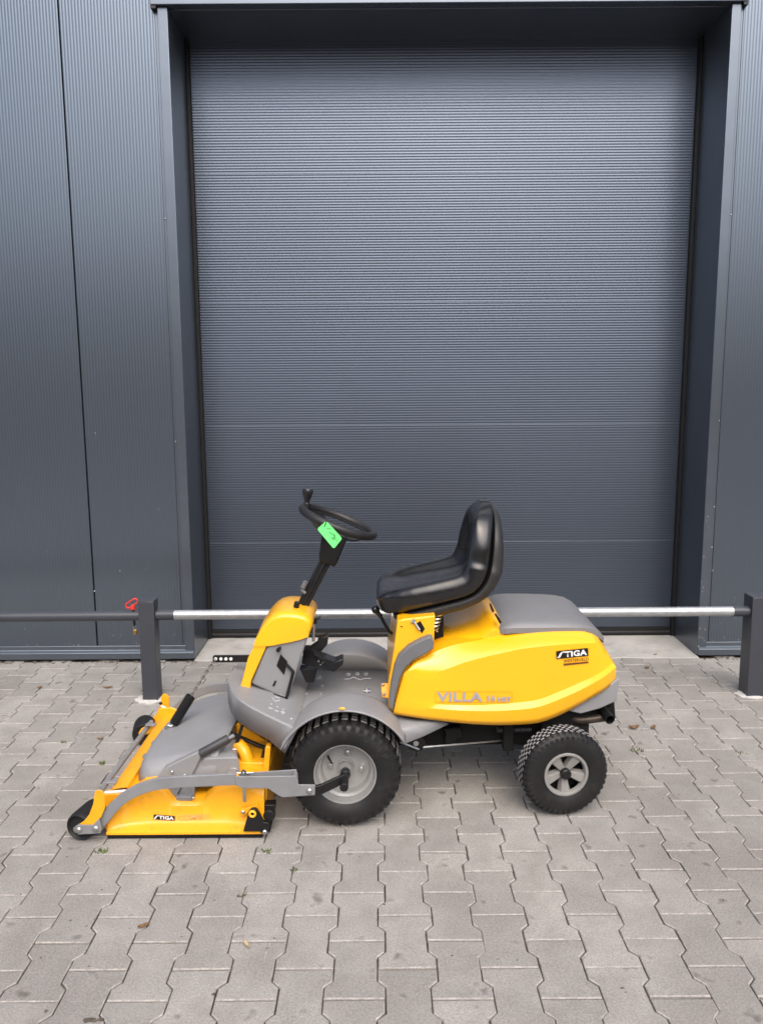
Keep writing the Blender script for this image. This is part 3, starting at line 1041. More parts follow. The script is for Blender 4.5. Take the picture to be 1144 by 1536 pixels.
for i in range(10):
    a, b2 = 2 * math.pi * i / 10, 2 * math.pi * (i + 1) / 10
    mark([(424.5 + 2.6 * math.cos(a), 1069 + 2.0 * math.sin(a)), (424.5 + 2.6 * math.cos(b2), 1069 + 2.0 * math.sin(b2)),
          (424.5 + 1.7 * math.cos(b2), 1069 + 1.2 * math.sin(b2)), (424.5 + 1.7 * math.cos(a), 1069 + 1.2 * math.sin(a))])
for cx, cy in ((522.5, 1011.5), (536, 1011), (549, 1011)):
    for i in range(10):
        a, b2 = 2 * math.pi * i / 10, 2 * math.pi * (i + 1) / 10
        mark([(cx + 2.8 * math.cos(a), cy + 2.0 * math.sin(a)), (cx + 2.8 * math.cos(b2), cy + 2.0 * math.sin(b2)),
              (cx + 1.9 * math.cos(b2), cy + 1.2 * math.sin(b2)), (cx + 1.9 * math.cos(a), cy + 1.2 * math.sin(a))])
pl = [(516, 1018.5), (524, 1018.5), (530, 1015.5), (536, 1018), (541, 1020), (547, 1017.5), (556, 1017.5)]
for (a0, b0), (a1, b1) in zip(pl, pl[1:]):
    mark([(a0, b0 - .5), (a1, b1 - .5), (a1, b1 + .5), (a0, b0 + .5)])
k.build('pictogram', LITE, floor_, smooth=False)['kind'] = 'stuff'
k = MB()
k.face([onz(x, y, .3768) for x, y in ((545, 1033.5), (555.5, 1033.5), (555.5, 1039), (545, 1039))])
fl = k.build('flag_sticker', mat('blue_print', (.10, .13, .30), .5), floor_, smooth=False)
k = MB()
k.face([onz(x, y, .3774) for x, y in ((549, 1033.2), (550.6, 1033.2), (550.6, 1039.2), (549, 1039.2))])
k.face([onz(x, y, .3780) for x, y in ((544.6, 1035.6), (555.6, 1035.6), (555.6, 1037), (544.6, 1037))])
k.build('flag_cross', mat('cream_print', (.75, .72, .55), .5), fl, smooth=False)
for x, y in ((460, 1028.5), (483.5, 1028.5), (458.5, 1040.5), (482, 1040.5)):
    k = MB(); k.ball(onz(x, y, .3755), .009, n=8, sc=(1, 1, .35))
    k.build('floor_rivet', GREY, floor_)

# pedals
pdl = MB()
pdl.plate([at(x, y, 2.96) for x, y in ((449, 1003), (476, 1003), (471, 1024), (459, 1024))], (0, .05, 0))
pdl.build('pedal_mount', BLK, mower, bevel=0.003)
pdl = MB()
pdl.plate([at(455, 975, 2.98), at(470, 975.5, 2.98), at(474, 983, 2.93), at(502, 993, 2.90), at(513.5, 988.5, 2.90), at(514.5, 997, 2.90), at(501, 1008, 2.90), at(452, 996, 2.95)], (0, .055, .004))
ped1 = pdl.build('drive_pedal', BLK, mower, bevel=0.003)
k = MB()
for x, y in ((478, 992), (484, 994), (490, 996), (481, 997.5), (487, 999.5), (493, 1001)):
    k.ball(at(x, y, 2.93), 0.0045, n=6, sc=(1, .5, 1))
k.build('grip_studs', GREYD, ped1)['kind'] = 'stuff'
pdl = MB()
pdl.plate([at(461, 978, 2.99), at(467, 972, 2.99), at(476, 966, 2.99), at(476, 961, 2.99), at(481, 957.5, 2.99), at(492.5, 954, 2.99), at(491, 967, 2.99), at(484, 975, 2.99), at(474, 984, 2.99)], (0, .04, .004))
ped2 = pdl.build('brake_pedal', BLK, mower, bevel=0.002)
for x in (467.5, 475):
    k = MB(); k.ball(at(x, 982, 2.985), .0055, n=7); k.build('bolt', STEEL, ped2)
k = MB(); k.prism(xz([(475, 1019), (480, 1012), (483, 1018)], 2.95), 2.95, 2.956); k.build('stop_tab', STEEL, mower)

# steering column and wheel
c0, c1 = at(447, 922, MY), at(488, 842, MY)
ax = (c1 - c0).normalized()
sd_ = V((ax.z, 0, -ax.x))
scol = MB()
def rect(c, hx, hy):
    return [c + sd_ * hx + V((0, hy, 0)), c + sd_ * hx - V((0, hy, 0)), c - sd_ * hx - V((0, hy, 0)), c - sd_ * hx + V((0, hy, 0))]
scol.loft([rect(c0 - ax * .03, .022, .024), rect(c1 + ax * .03, .022, .024)])
scol.loft([[p + V((0, -.026, 0)) for p in rect(c0, .007, .004)], [p + V((0, -.026, 0)) for p in rect(c1, .007, .004)]])
stc = scol.build('steering_column', BLK, mower, bevel=0.004)
k = MB(); k.tube([at(454, 882, 2.99), at(459, 872, 2.99)], .010, n=10); k.tube([at(452, 884, 2.99), at(458, 890, 2.99)], .007, n=8); k.build('column_clip', GREYD, stc)
k = MB(); k.tube(smooth_pts([at(437, 925, 2.97), at(438, 918, 2.97), at(443, 913, 2.97), at(446, 909, 2.97)], 3), .005, n=8); k.tube([at(444, 911, 2.96), at(446, 903, 2.96)], .011, n=10)
k.build('cable', BLK, stc)
tilt = math.atan2(.122, .308)
WN = V((math.sin(tilt), 0, math.cos(tilt)))
WX = V((math.cos(tilt), 0, -math.sin(tilt)))
WC = (at(448.5, 761, MY) + at(565.5, 804, MY)) / 2
WR = (at(448.5, 761, MY) - at(565.5, 804, MY)).length / 2 - .0165
def wpt(a, r=WR, n=0):
    return WC + (WX * math.cos(a) + V((0, 1, 0)) * math.sin(a)) * r + WN * n
hub = MB()
hc = WC - WN * .075 - WX * .0
h0 = at(491, 844, MY)
def rect2(c, hx, hy): return [c + WX * hx + V((0, hy, 0)), c + WX * hx - V((0, hy, 0)), c - WX * hx - V((0, hy, 0)), c - WX * hx + V((0, hy, 0))]
hub.loft([rect2(h0, .032, .036), rect2(h0.lerp(WC, .12), .038, .042), rect2(h0.lerp(WC, .70), .050, .050), rect2(h0.lerp(WC, .80), .044, .046)])
hubo = hub.build('steering_hub', BLK, mower, bevel=0.006)
sw = MB()
sw.tube([wpt(2 * math.pi * k / 64) for k in range(64)], 0.0165, n=14, closed=True)
swo = sw.build('steering_wheel', mat('wheel_grip_rubber', (0.013, 0.0125, 0.013), 0.5, var=.15, vscale=30, bump=.0004, bscale=300), mower)
spk = MB()
top = h0.lerp(WC, .72)
for a in (0.0, 2.3, -2.3):
    pts_ = [top, lerp(top, wpt(a, WR * .55, -.045), .9), wpt(a, WR * .80, -.022), wpt(a, WR * .97, -.004)]
    pts_ = smooth_pts(pts_, 4)
    rings = []
    tdir = (-WX * math.sin(a) + V((0, 1, 0)) * math.cos(a))
    for i, p in enumerate(pts_):
        wd = lerp(.040, .024, i / (len(pts_) - 1))
        rings.append([p + tdir * wd + WN * .004, p - tdir * wd + WN * .004, p - tdir * wd * .8 - WN * .006, p + tdir * wd * .8 - WN * .006])
    spk.loft(rings)
spk.build('spoke', BLK, swo, bevel=0.002)
gp = MB()
for k in range(44):
    a = math.pi * (0.12 + 0.80 * k / 43)
    gp.ball(wpt(a, WR - .012, -.010), .006, n=5)
gp.build('finger_grips', RUBBER, swo)['kind'] = 'stuff'
kn = MB()
ka = math.radians(163)
kb = wpt(ka, WR, .012)
KV = V((.10, 0, 1)).normalized()
kn.lathe(kb, KV, [(0.0, -.014), (.016, -.014), (.017, .004), (.011, .010), (.0115, .020), (.017, .032), (.021, .046), (.0215, .056), (.018, .064), (.009, .067)], n=20)
kn.build('spinner_knob', mat('gloss_black_plastic', (.012, .012, .013), .16), swo)
# ignition keys and their tag
key = MB()
key.plate([at(x, y, 3.00) for x, y in ((458, 921), (464, 914), (468, 917), (470, 924), (466, 929))], (0, .012, 0))
key.plate([at(x, y, 3.00) for x, y in ((469, 929), (480, 925), (481, 928), (475, 931), (476, 936), (470, 936))], (0, .012, 0))
kob = key.build('ignition_key', BLK, mower, bevel=0.003)
key = MB()
key.tube(smooth_pts([at(463, 918, 2.995), at(466, 923, 2.99), at(470, 929, 2.99)], 4), .004, n=8)
key.tube([at(470.5, 936, 2.99), at(470.0, 962, 2.99)], .0062, n=10)
key.build('key_fob', STEEL, kob)

# gear lever with ball
lv = MB()
lv.tube(smooth_pts([at(565, 918, 3.0), at(572, 927, 3.0), at(579, 940, 3.0), at(586, 949, 3.0), at(594, 952, 3.0)], 4), .0065, n=10)
lvo = lv.build('lift_lever', BLK, mower)
lv = MB(); lv.ball(at(563, 914.5, 3.0), .0165, n=14); lv.tube([at(563, 914.5, 3.0), at(571, 925, 3.0)], [.012, .009], n=10)
lv.build('ball_grip', mat('gloss_black_ball', (.010, .010, .011), .15), lvo)

# ---- seat
seam = smooth_pts([at(x, y, 2.85) for x, y in ((589, 922), (615, 916.5), (642, 910), (670, 903), (694, 896.5), (712, 888), (725, 873.5), (733, 853), (737, 830), (740.5, 800), (743.3, 780), (744.2, 769), (744.0, 759))], 6)
for p in seam: p.y = MY
NS = len(seam)
def frame_at(i):
    d = (seam[min(i + 1, NS - 1)] - seam[max(i - 1, 0)]).normalized()
    return d, V((-d.z, 0, d.x))
half = [(0, .56), (.22, .56), (.40, .58), (.54, .68), (.66, .86), (.76, .97), (.85, 1.0), (.92, .94), (.975, .78), (1.005, .55), (1.0, .28), (.97, .03), (.80, -.04), (0, -.04)]
cus = MB()
rings = []
plan = []
for i in range(NS):
    t = i / (NS - 1)
    plan.append((t, seam[i], *frame_at(i)))
L_ = [0]
for a, b2 in zip(seam, seam[1:]): L_.append(L_[-1] + (b2 - a).length)
tot = L_[-1]
def Wd(s):
    return interp([(0, .186), (.04, .203), (.09, .212), (.15, .215), (.30, .215), (.42, .215), (.44, .206), (.52, .196), (.60, .186), (tot, .176)], s)
def ring_at(p, nrm, W_, T_, dish=1.0, off=0):
    pts_ = []
    for y, n_ in half:
        nn = n_ if n_ <= 0.5 and y > .9 or n_ < 0 else lerp(.86, n_, dish)
        pts_.append(V((0, y * W_, 0)) + nrm * (nn * T_ + off) + V((p.x, MY, p.z)))
    other = [V((q.x, 2 * MY - q.y, q.z)) for q in reversed(pts_[1:-1])]
    return pts_ + other
ext = 0.054
d0, n0 = frame_at(0)
for k in range(9):                                     # rounded front lip
    a = math.pi / 2 * (1 - k / 9)
    sft = math.sin(a) * ext
    sc_ = max(.12, math.cos(a))
    p = seam[0] - d0 * sft + n0 * .034 * (1 - sc_)
    rings.append(ring_at(p, n0, Wd(0) * lerp(.28, 1, sc_ ** .6), (.094) * (sc_ ** .8), .0 if k < 4 else .09 * (k - 4)))
for i in range(NS):
    s = L_[i]
    d, n_ = frame_at(i)
    left = tot - s
    e = min(1.0, max(0.0, 1 - left / .18))
    sc_ = math.sqrt(max(0.03, 1 - e ** 2.2))
    W_ = Wd(s) * sc_
    T_ = interp([(0, .094), (.1, .096), (.24, .090), (.36, .088), (tot - .10, .084), (tot - .05, .078), (tot, .070)], s) * (lerp(.30, 1, min(1, sc_ * 1.25) ** .8))
    dish = interp([(0, .45), (.06, .8), (.2, 1.0), (.36, 1.25), (.5, 1.2), (tot - .15, 1.0), (tot - .06, .15), (tot - .03, 0), (tot, 0)], s)
    rings.append(ring_at(seam[i], n_, W_, T_, dish, .001))
dE, nE = frame_at(NS - 1)
for k in (1, 2, 3):
    sc_ = (0.9, .62, .25)[k - 1]
    p = seam[-1] + dE * (.0015, .003, .004)[k - 1]
    rings.append(ring_at(p, nE, Wd(tot) * (.14, .09, .04)[k - 1], .048 * sc_, 0, .008 + .005 * k))
cus.loft(rings)
seat = cus.build('seat', VINYL, mower, angle=80, sub=1)
pan_ = MB()
pr = []
for i in range(6, int(NS * .80), 2):
    pass
sh = MB()
rings = []
halfS = [(0, 0), (.90, 0), (.985, -.06), (1.0, -.3), (.95, -.75), (.82, -1.0), (0, -1.0)]
for i in range(NS):
    s = L_[i]
    d, n_ = frame_at(i)
    left = tot - s - .028
    if left < .001: break
    e = min(1.0, max(0.0, 1 - left / .16)); e0 = min(1.0, max(0.0, 1 - s / .05))
    sc_ = math.sqrt(max(0.03, 1 - e ** 2.8)); sc0 = math.sqrt(max(.05, 1 - e0 * e0))
    W_ = Wd(s) * sc_ * lerp(.82, 1, sc0) * .985
    T_ = interp([(0, .046), (.1, .044), (.3, .040), (.42, .05), (.5, .042), (.56, .035), (tot, .028)], s) * lerp(.35, 1, sc0) * lerp(.45, 1, sc_)
    pts_ = [V((0, y * W_, 0)) + n_ * (z * T_ - .004) + V((seam[i].x, MY, seam[i].z)) for y, z in halfS]
    rings.append(pts_ + [V((q.x, 2 * MY - q.y, q.z)) for q in reversed(pts_[1:-1])])
sh.loft(rings)
sh.build('seat_shell', SHELLM, mower, angle=50)
# raised piping round the seat pad
pp = MB()
sq = []
for i in range(int(NS * .12), int(NS * .44)):
    d, n_ = frame_at(i)
    T_ = .094
    sq.append(V((seam[i].x, MY + .145, seam[i].z)) + n_ * (T_ * .66))
pp.tube(sq, .003, n=6)
pp.build('piping', VINYL, seat)
pp = MB(); pp.tube([mir(p) for p in sq], .003, n=6)
pp.build('piping', VINYL, seat)

# ---- underside: frame, exhaust, rods
un = MB()
un.box(.16, .64, 2.79, 2.83, .325, .36)
un.prism(xz([(664, 1092), (690, 1090), (695, 1106), (686, 1106), (680, 1114), (672, 1118), (666, 1112), (668, 1100)], 2.84), 2.83, 2.87)
un.box(.60, .78, 2.80, 3.26, .26, .40)
un.box(.46, .50, 2.82, 2.86, .20, .36)
un.box(.60, .76, 2.84, 3.22, .13, .20)
un.build('rear_axle', BLKM, mower, bevel=0.004)
for a, b2 in (((600, 1113, 2.67), (628, 1124, 2.70)), ((634, 1121, 2.76), (762, 1110, 2.86))):
    ro = MB(); ro.tube([at(*a), at(*b2)], .0032, n=6)
    ro.build('brake_rod', STEEL, mower)
pu = MB(); pu.lathe(at(624, 1113, 2.80), (0.1, 1, 0), [(0, -.012), (.034, -.012), (.028, 0), (.034, .012), (0, .012)], n=28)
puo = pu.build('belt_pulley', BLK, mower)
pu = MB(); pu.lathe(at(624, 1113, 2.79), (0.1, 1, 0), [(0, -.014), (.010, -.014), (.010, .0)], n=14); pu.build('hub', STEEL, puo)
sg_ = MB()
sg_.tube([at(745, 1095, 2.84) + V((t_ / 140 * .13, math.sin(t_ * .9) * .009, math.cos(t_ * .9) * .009)) for t_ in range(140)], .0016, n=5)
sg_.build('tension_spring', mat('dull_spring_steel', (.10, .10, .10), .5, metal=.7), mower)
exh = MB()
exh.tube(smooth_pts([at(848, 1066, 2.86), at(856, 1076, 2.82), at(872, 1080, 2.80), at(905, 1076, 2.80)], 4), .016, n=16)
eo = exh.build('exhaust_pipe', RUSTY, mower)
exh = MB()
exh.prism(xz([(876, 1068), (912, 1062), (921, 1052), (923, 1078), (905, 1082), (876, 1080)], 2.83), 2.83, 2.90)
exh.build('muffler', BLKM, mower, bevel=0.004)
exh = MB()
a_, b_ = at(903, 1064, 2.82), at(914.5, 1079.5, 2.75)
dd = (b_ - a_).normalized()
exh.lathe(a_, dd, [(.0185, 0), (.0185, (b_ - a_).length), (.0160, (b_ - a_).length), (.0160, .01), (0, .01)], n=24, cap0=True)
exh.build('tailpipe', BLK, eo)
ev = MB(); ev.prism(xz([(840, 1082), (878, 1083), (878, 1098), (866, 1104), (840, 1104)], 2.86), 2.86, 3.2); ev.build('axle_plate', BLKM, mower)

# ---- front lift bar, chain and spring
lb = MB()
lb.plate([at(x, y, MY) for x, y in ((319, 985.5), (321, 983), (392, 982.5), (392, 993), (321, 994), (319, 991.5))], (0, .006, 0))
lbo = lb.build('lift_bar', BLK, mower, bevel=0.001)
for x in (323.5, 331.5, 339, 346.5):
    lb = MB(); lb.lathe(at(x, 988.4, MY - .002), (0, 1, 0), [(0, -.001), (.0062, -.001), (.0062, .002), (0, .002)], n=12)
    lb.build('rivet', WHITE, lbo)
def helix(a, b, r, turns, wire, n=12, mb=None):
    a, b = V(a), V(b)
    d = (b - a).normalized(); u = d.orthogonal().normalized(); s = d.cross(u)
    N = turns * n
    return [a.lerp(b, i / N) + (u * math.cos(2 * math.pi * i / n) + s * math.sin(2 * math.pi * i / n)) * r for i in range(N + 1)]
ls = MB()
sA, sB = at(286.5, 1044, 3.02), at(261, 1085.5, 2.985)
ls.tube(helix(sA, sB, .0175, 19, .003), .0036, n=6)
lso = ls.build('lift_spring', BLK, mower)
ls = MB(); ls.tube([sA, sB], .0115, n=10); ls.build('spring_core', BLKM, lso)
ls = MB()
ls.tube(smooth_pts([sB, at(257, 1089, 2.98), at(252, 1088, 2.98), at(249, 1092, 2.98), at(246, 1094, 2.97), at(243, 1100, 2.97), at(242, 1107, 2.97)], 4), .0035, n=8)
ls.tube(smooth_pts([at(243, 1095, 2.97), at(250, 1097, 2.96), at(252, 1093, 2.96)], 4), .003, n=8)
ls.build('spring_hook', STEEL, lso)
chn = MB()
pA, pB = at(322.5, 989, MY - .004), sA
dcn = (pB - pA)
for i in range(13):
    c = pA.lerp(pB, (i + .5) / 13)
    d = dcn.normalized()
    u = V((0, 1, 0)) if i % 2 else d.cross(V((0, 1, 0))).normalized()
    hl_ = dcn.length / 13 * .72
    chn.tube([c + d * (hl_ * math.cos(a)) + u * (.0048 * math.sin(a)) for a in (2 * math.pi * k / 14 for k in range(14))], .0016, n=6, closed=True)
chn.build('chain', mat('dull_chain_steel', (.20, .19, .18), .45, metal=.8, var=.3, vscale=50), mower)

# ---- cutting deck
dk = MB()
def ztop(x):
    return interp([(-1.005, .085), (-.97, .10), (-.93, .118), (-.90, .135), (-.865, .168), (-.82, .174), (-.795, .166), (-.775, .142), (-.758, .115), (-.74, .105), (-.668, .103),
                   (-.648, .110), (-.625, .135), (-.60, .162), (-.585, .172), (-.56, .180), (-.50, .178), (-.44, .165), (-.415, .155)], x)
def ytuck(x):      # how far the wall is tucked in at mid height
    return interp([(-1.005, .012), (-.93, .030), (-.89, .038), (-.84, .044), (-.78, .046), (-.55, .046), (-.48, .034), (-.42, .022)], x)
rings = []
NX = 72
for i in range(NX + 1):
    x = lerp(-.982, -.425, i / NX)
    zt = ztop(x); tk = ytuck(x)
    hy = 2.567
    half_ = [(hy + .010, .015), (hy, .017), (hy + .001, .024), (hy + .014, .030), (hy + .80 * tk, .035), (hy + tk, .045), (hy + tk + .008, .095), (hy + tk + .012, zt - .022), (hy + tk + .018, zt - .008),
             (hy + tk + .032, zt), (hy + .15, zt + .012), (hy + .3, zt + .02), (MY, zt + .02)]
    rg_ = [V((x, y, z)) for y, z in half_]
    rings.append(rg_ + [mir(p) for p in reversed(rg_[:-1])])
dk.loft(rings)
deck = dk.build('deck', YELD, mower, angle=40)
def deck_surf(x, z):
    zt = ztop(x); tk = ytuck(x); hy = 2.567
    return interp([(.024, hy + .001), (.030, hy + .014), (.035, hy + .80 * tk), (.045, hy + tk), (.095, hy + tk + .008), (zt - .022, hy + tk + .012)], z)
dl = MB()
dl.box(-.978, -.43, 2.569, 2.600, .001, .0165)
dl.build('deck_skid', BLKM, mower, bevel=0.003)
def onto_deck(x, y):
    Y = 2.62
    for _ in range(6):
        p = at(x, y, Y); Y = deck_surf(p.x, p.z)
    return at(x, y, Y - .004)
qd = [onto_deck(*p) for p in ((230.5, 1221.5), (262.5, 1224), (230.3, 1228.9), (262.5, 1231))]
logo_plate(qd, deck)
qc = [onto_deck(*p) for p in ((267, 1223), (304, 1220), (267, 1231), (304, 1228.5))]
text_part('COMBI', qc, 0, 1, 0, 1, FADED, deck, 'faded_lettering', bold=.01)
# open gearbox seen in the deck's notch
gb = MB()
gb.prism(xz([(246, 1201), (252, 1180), (272, 1180), (262, 1201)], 2.65), 2.65, 2.78)
gb.prism(xz([(263, 1201), (273, 1180), (292, 1180), (291, 1201)], 2.66), 2.66, 2.80)
gb.prism(xz([(264, 1195), (288, 1195), (288, 1202), (264, 1202)], 2.642), 2.642, 2.67)
gbo = gb.build('gearbox', ARMM, mower, bevel=0.003)
for x, y in ((244, 1198.5), (255, 1196), (290, 1197)):
    k = MB(); k.ball(at(x, y, 2.64), .006, n=7); k.build('bolt', STEEL, gbo)
# grey belt cover on top
cv = MB()
rows_ = []
NXc, NYc = 26, 30
def cov_x0(v):   # front edge
    return interp([(0, -.86), (.06, -.905), (.15, -.925), (.3, -.925), (.5, -.915), (.7, -.89), (.85, -.86), (.95, -.80), (1, -.74)], v)
def cov_x1(v):
    return interp([(0, -.60), (.2, -.575), (.5, -.56), (.8, -.545), (1, -.56)], v)
for j in range(NYc + 1):
    v = j / NYc
    y = lerp(2.665, 3.42, v)
    row = []
    for i in range(NXc + 1):
        u = i / NXc
        x = lerp(cov_x0(v), cov_x1(v), u)
        eu = min(1, u / .10); ev_ = min(1, v / .07, (1 - v) / .12); er = min(1, (1 - u) / .06)
        edge = (1 - (1 - eu) ** 2.2) * (1 - (1 - ev_) ** 2.2) * (1 - (1 - er) ** 3)
        z = .145 + edge * (.050 + .075 * (u ** .8) + .022 * math.sin(math.pi * v))
        row.append(V((x, y, z)))
    rows_.append(row)
cv.grid(rows_)
cvo = cv.build('belt_cover', GREY, mower, angle=60, solid=0.003)
# second box-shaped cover and lever bracket
bc = MB()
a0 = [at(x, y, 2.685) for x, y in ((302, 1163), (303, 1141), (307, 1138), (355, 1136.5), (357.5, 1140), (360, 1163))]
a1 = [at(x, y, 2.78) for x, y in ((300, 1150), (304, 1130), (318, 1118), (343, 1120), (355, 1126), (359, 1150))]
a2 = [V((p.x, p.y + .10, p.z - .01)) for p in a1]
bc.loft([a0, [p + V((0, .006, .002)) for p in a0], a1, a2])
bc.build('side_cover', GREY, mower, bevel=0.004)
lvb = MB()
lvb.prism(xz([(232, 1172), (246, 1152.5), (262, 1144), (297, 1127.5), (300.5, 1138), (294, 1152), (286, 1168)], 2.672), 2.668, 2.70)
lbk = lvb.build('lever_bracket', GREY, mower, bevel=0.004)
for x, y in ((258, 1158.5), (277, 1163.5)):
    k = MB(); k.ball(at(x, y, 2.666), .0065, n=8, sc=(1, .6, 1)); k.build('bolt', STEEL, lbk)
lvg = MB()
g0, g1 = at(299.5, 1131, 2.685), at(343, 1107.5, 2.72)
lvg.tube([g0, g0.lerp(g1, .04), g0.lerp(g1, .5), g0.lerp(g1, .97), g1], [.0135, .0155, .0158, .0165, .0135], n=16)
lvo2 = lvg.build('adjusting_lever', mat('lever_grip', (.04, .04, .043), .5, var=.1, vscale=40, bump=.0005, bscale=200), mower)
k = MB(); k.tube([g1, at(351.5, 1103, 2.725)], .007, n=10); k.build('lever_tip', ARMM, lvo2)
k = MB(); k.tube([at(296, 1133, 2.683), g0], .0155, n=12); k.build('lever_collar', ARMM, lvo2)
# rear of the deck: yellow cross body, belt housing, straps
rd = MB()
rd.prism(xz([(364, 1212), (364, 1183), (401, 1183), (400, 1206), (384, 1208)], 2.64), 2.64, 2.72)
rd.prism(xz([(391, 1185), (398, 1120), (406, 1120), (401, 1185)], 2.70), 2.70, 2.74)
rd.box(-.56, -.435, 2.74, 3.30, .06, .20)
rdo = rd.build('deck_rear_frame', YELD, mower, bevel=0.004)
k = MB(); k.plate([at(x, y, 2.93) for x, y in ((340, 1098), (357, 1085), (410, 1118), (405, 1150), (352, 1150))], (0, .02, 0)); k.build('rear_guard', YELD, mower, bevel=0.003)
k = MB(); k.tube(smooth_pts([at(357, 1116, 2.80), at(366, 1126, 2.78), at(372, 1142, 2.77), at(374, 1160, 2.77)], 4), [.024] * 13, n=16); k.build('belt_guide', YELD, mower)
k = MB(); k.plate([at(x, y, 2.912) for x, y in ((378, 1122), (393, 1123), (387, 1142), (376, 1141))], (0, -.002, 0)); k.build('warning_sticker', GREYD, mower)
k = MB()
k.plate([at(x, y, 2.78) for x, y in ((361, 1088), (366, 1088), (355, 1126), (349, 1126))], (0, .004, 0))
k.build('lift_strap', BLK, mower)
k = MB()
k.plate([at(x, y, 2.78) for x, y in ((395, 1118), (401, 1118), (391, 1160), (386, 1160))], (0, .004, 0))
k.build('lift_strap', BLK, mower)
k = MB(); k.tube([at(338, 1096, 2.86), at(402, 1124, 2.86)], .008, n=8)
k.build('cross_rod', BLK, mower)
k = MB(); k.tube([at(349, 1124, 2.775), at(356, 1123.5, 2.775)], .005, n=8); k.build('strap_pin', STEEL, mower)
# arms
for sg in (-1, 1):
    arm = MB()
    up_ = [(147.5, 1236), (153, 1220), (161, 1210), (169.7, 1201.4), (179, 1193), (189.7, 1186), (201, 1179.5), (214.6, 1174), (227, 1170), (239.5, 1167.3), (260, 1165.5), (280, 1164.5), (315, 1162.7), (354, 1160.5)]
    lo_ = [(152, 1248), (159, 1237), (165, 1230.5), (173, 1220), (183, 1209.7), (193.5, 1201.5), (206, 1194.8), (218, 1190), (231, 1186.3), (243, 1184.3), (262, 1182.5), (280, 1181.5), (315, 1179.5), (354, 1178)]
    A = [at(x, y, 2.556) for x, y in up_]; B = [at(x, y, 2.556) for x, y in lo_]
    th = V((0, .014, 0))
    rg_ = [[a, a + th, b2 + th, b2] for a, b2 in zip(A, B)]
    if sg > 0: rg_ = [[mir(p) + V((0, -.03, 0)) for p in r_] for r_ in rg_]
    arm.loft(rg_)
    poly = [(353, 1164), (364, 1165), (444, 1164), (446.5, 1177), (472.5, 1177.5), (472.5, 1193), (423.5, 1196.5), (412, 1190), (402, 1183), (364, 1182.8), (353, 1178)]
    P0 = [at(x, y, 2.551) for x, y in poly]
    if sg > 0: P0 = [mir(p) + V((0, -.03, 0)) for p in P0]
    arm.plate(P0, (0, .006 * -sg, 0))
    P1 = [at(x, y, 2.592) for x, y in ((358, 1160), (444.5, 1154.5), (446, 1170), (358, 1175))]
    if sg > 0: P1 = [mir(p) + V((0, -.03, 0)) for p in P1]
    arm.plate(P1, (0, .005 * -sg, 0))
    P2 = [at(x, y, yy) for x, y, yy in ((440, 1164, 2.5513), (446.5, 1170, 2.5513), (446, 1157, 2.5917), (440, 1156, 2.5917))]
    if sg > 0: P2 = [mir(p) + V((0, -.03, 0)) for p in P2]
    arm.plate(P2, (.003, 0, -.02))
    ao = arm.build('deck_arm', ARMM, mower, bevel=0.002)
    k = MB()
    bpx = at(464, 1187, 2.549)
    if sg > 0: bpx = mir(bpx) + V((0, -.03, 0))
    k.ball(bpx, .0105, n=10, sc=(1, .55, 1)); k.build('bolt', STEEL, ao)
    # black stub from the wheel axle
    stb = MB()
    pts_ = [at(446, 1183, 2.562), at(474, 1185, 2.562), at(482, 1183.5, 2.565), at(500, 1175, 2.575), at(517, 1167, 2.585)]
    if sg > 0: pts_ = [mir(p) for p in pts_]
    rg_ = []
    for i, p in enumerate(pts_):
        hh = (.016, .017, .018, .018, .016)[i]
        rg_.append([p + V((0, -.007, hh)), p + V((0, .007, hh)), p + V((0, .007, -hh)), p + V((0, -.007, -hh))])
    stb.loft(rg_)
    q_ = at(518, 1168, 2.60)
    if sg > 0: q_ = mir(q_)
    stb.lathe(V((FX, q_.y, FZ)), (0, -sg * -1, 0), [(.016, -.0), (.018, .004), (.016, .07)], n=16) if False else None
    c_ = V((FX, 2.62 if sg < 0 else 2 * MY - 2.62, FZ - .004))
    stb.lathe(c_, (0, sg, 0), [(0, -.052), (.0165, -.052), (.0185, -.046), (.0185, -.020), (.015, -.018), (.015, .07)], n=20, cap0=False)
    stb.build('axle_stub', BLK, mower, bevel=0.0015)
# hanger bolt and split pin on the arm
k = MB()
pv = at(365.5, 1162, 2.572)
k.tube([pv + V((0, 0, -.10)), pv + V((0, 0, .016))], .0065, n=10)
k.lathe(pv + V((0, 0, .0)), (0, 0, 1), [(0, -.004), (.017, -.004), (.017, .001), (0, .001)], n=16)
k.lathe(pv + V((0, 0, .006)), (0, 0, 1), [(.011, -.004), (.011, .004), (0, .004)], n=6)
k.build('hanger_bolt', STEEL, mower)
k = MB()
k.tube([at(349 + 0, 1156, 2.572) + V((.017 * math.cos(a), 0, .009 * math.sin(a))) for a in (2 * math.pi * i / 20 for i in range(20))], .0016, n=6, closed=True)
k.tube([at(349, 1159.5, 2.572), at(380, 1159, 2.572)], .0018, n=6)
k.build('split_pin', STEEL, mower)
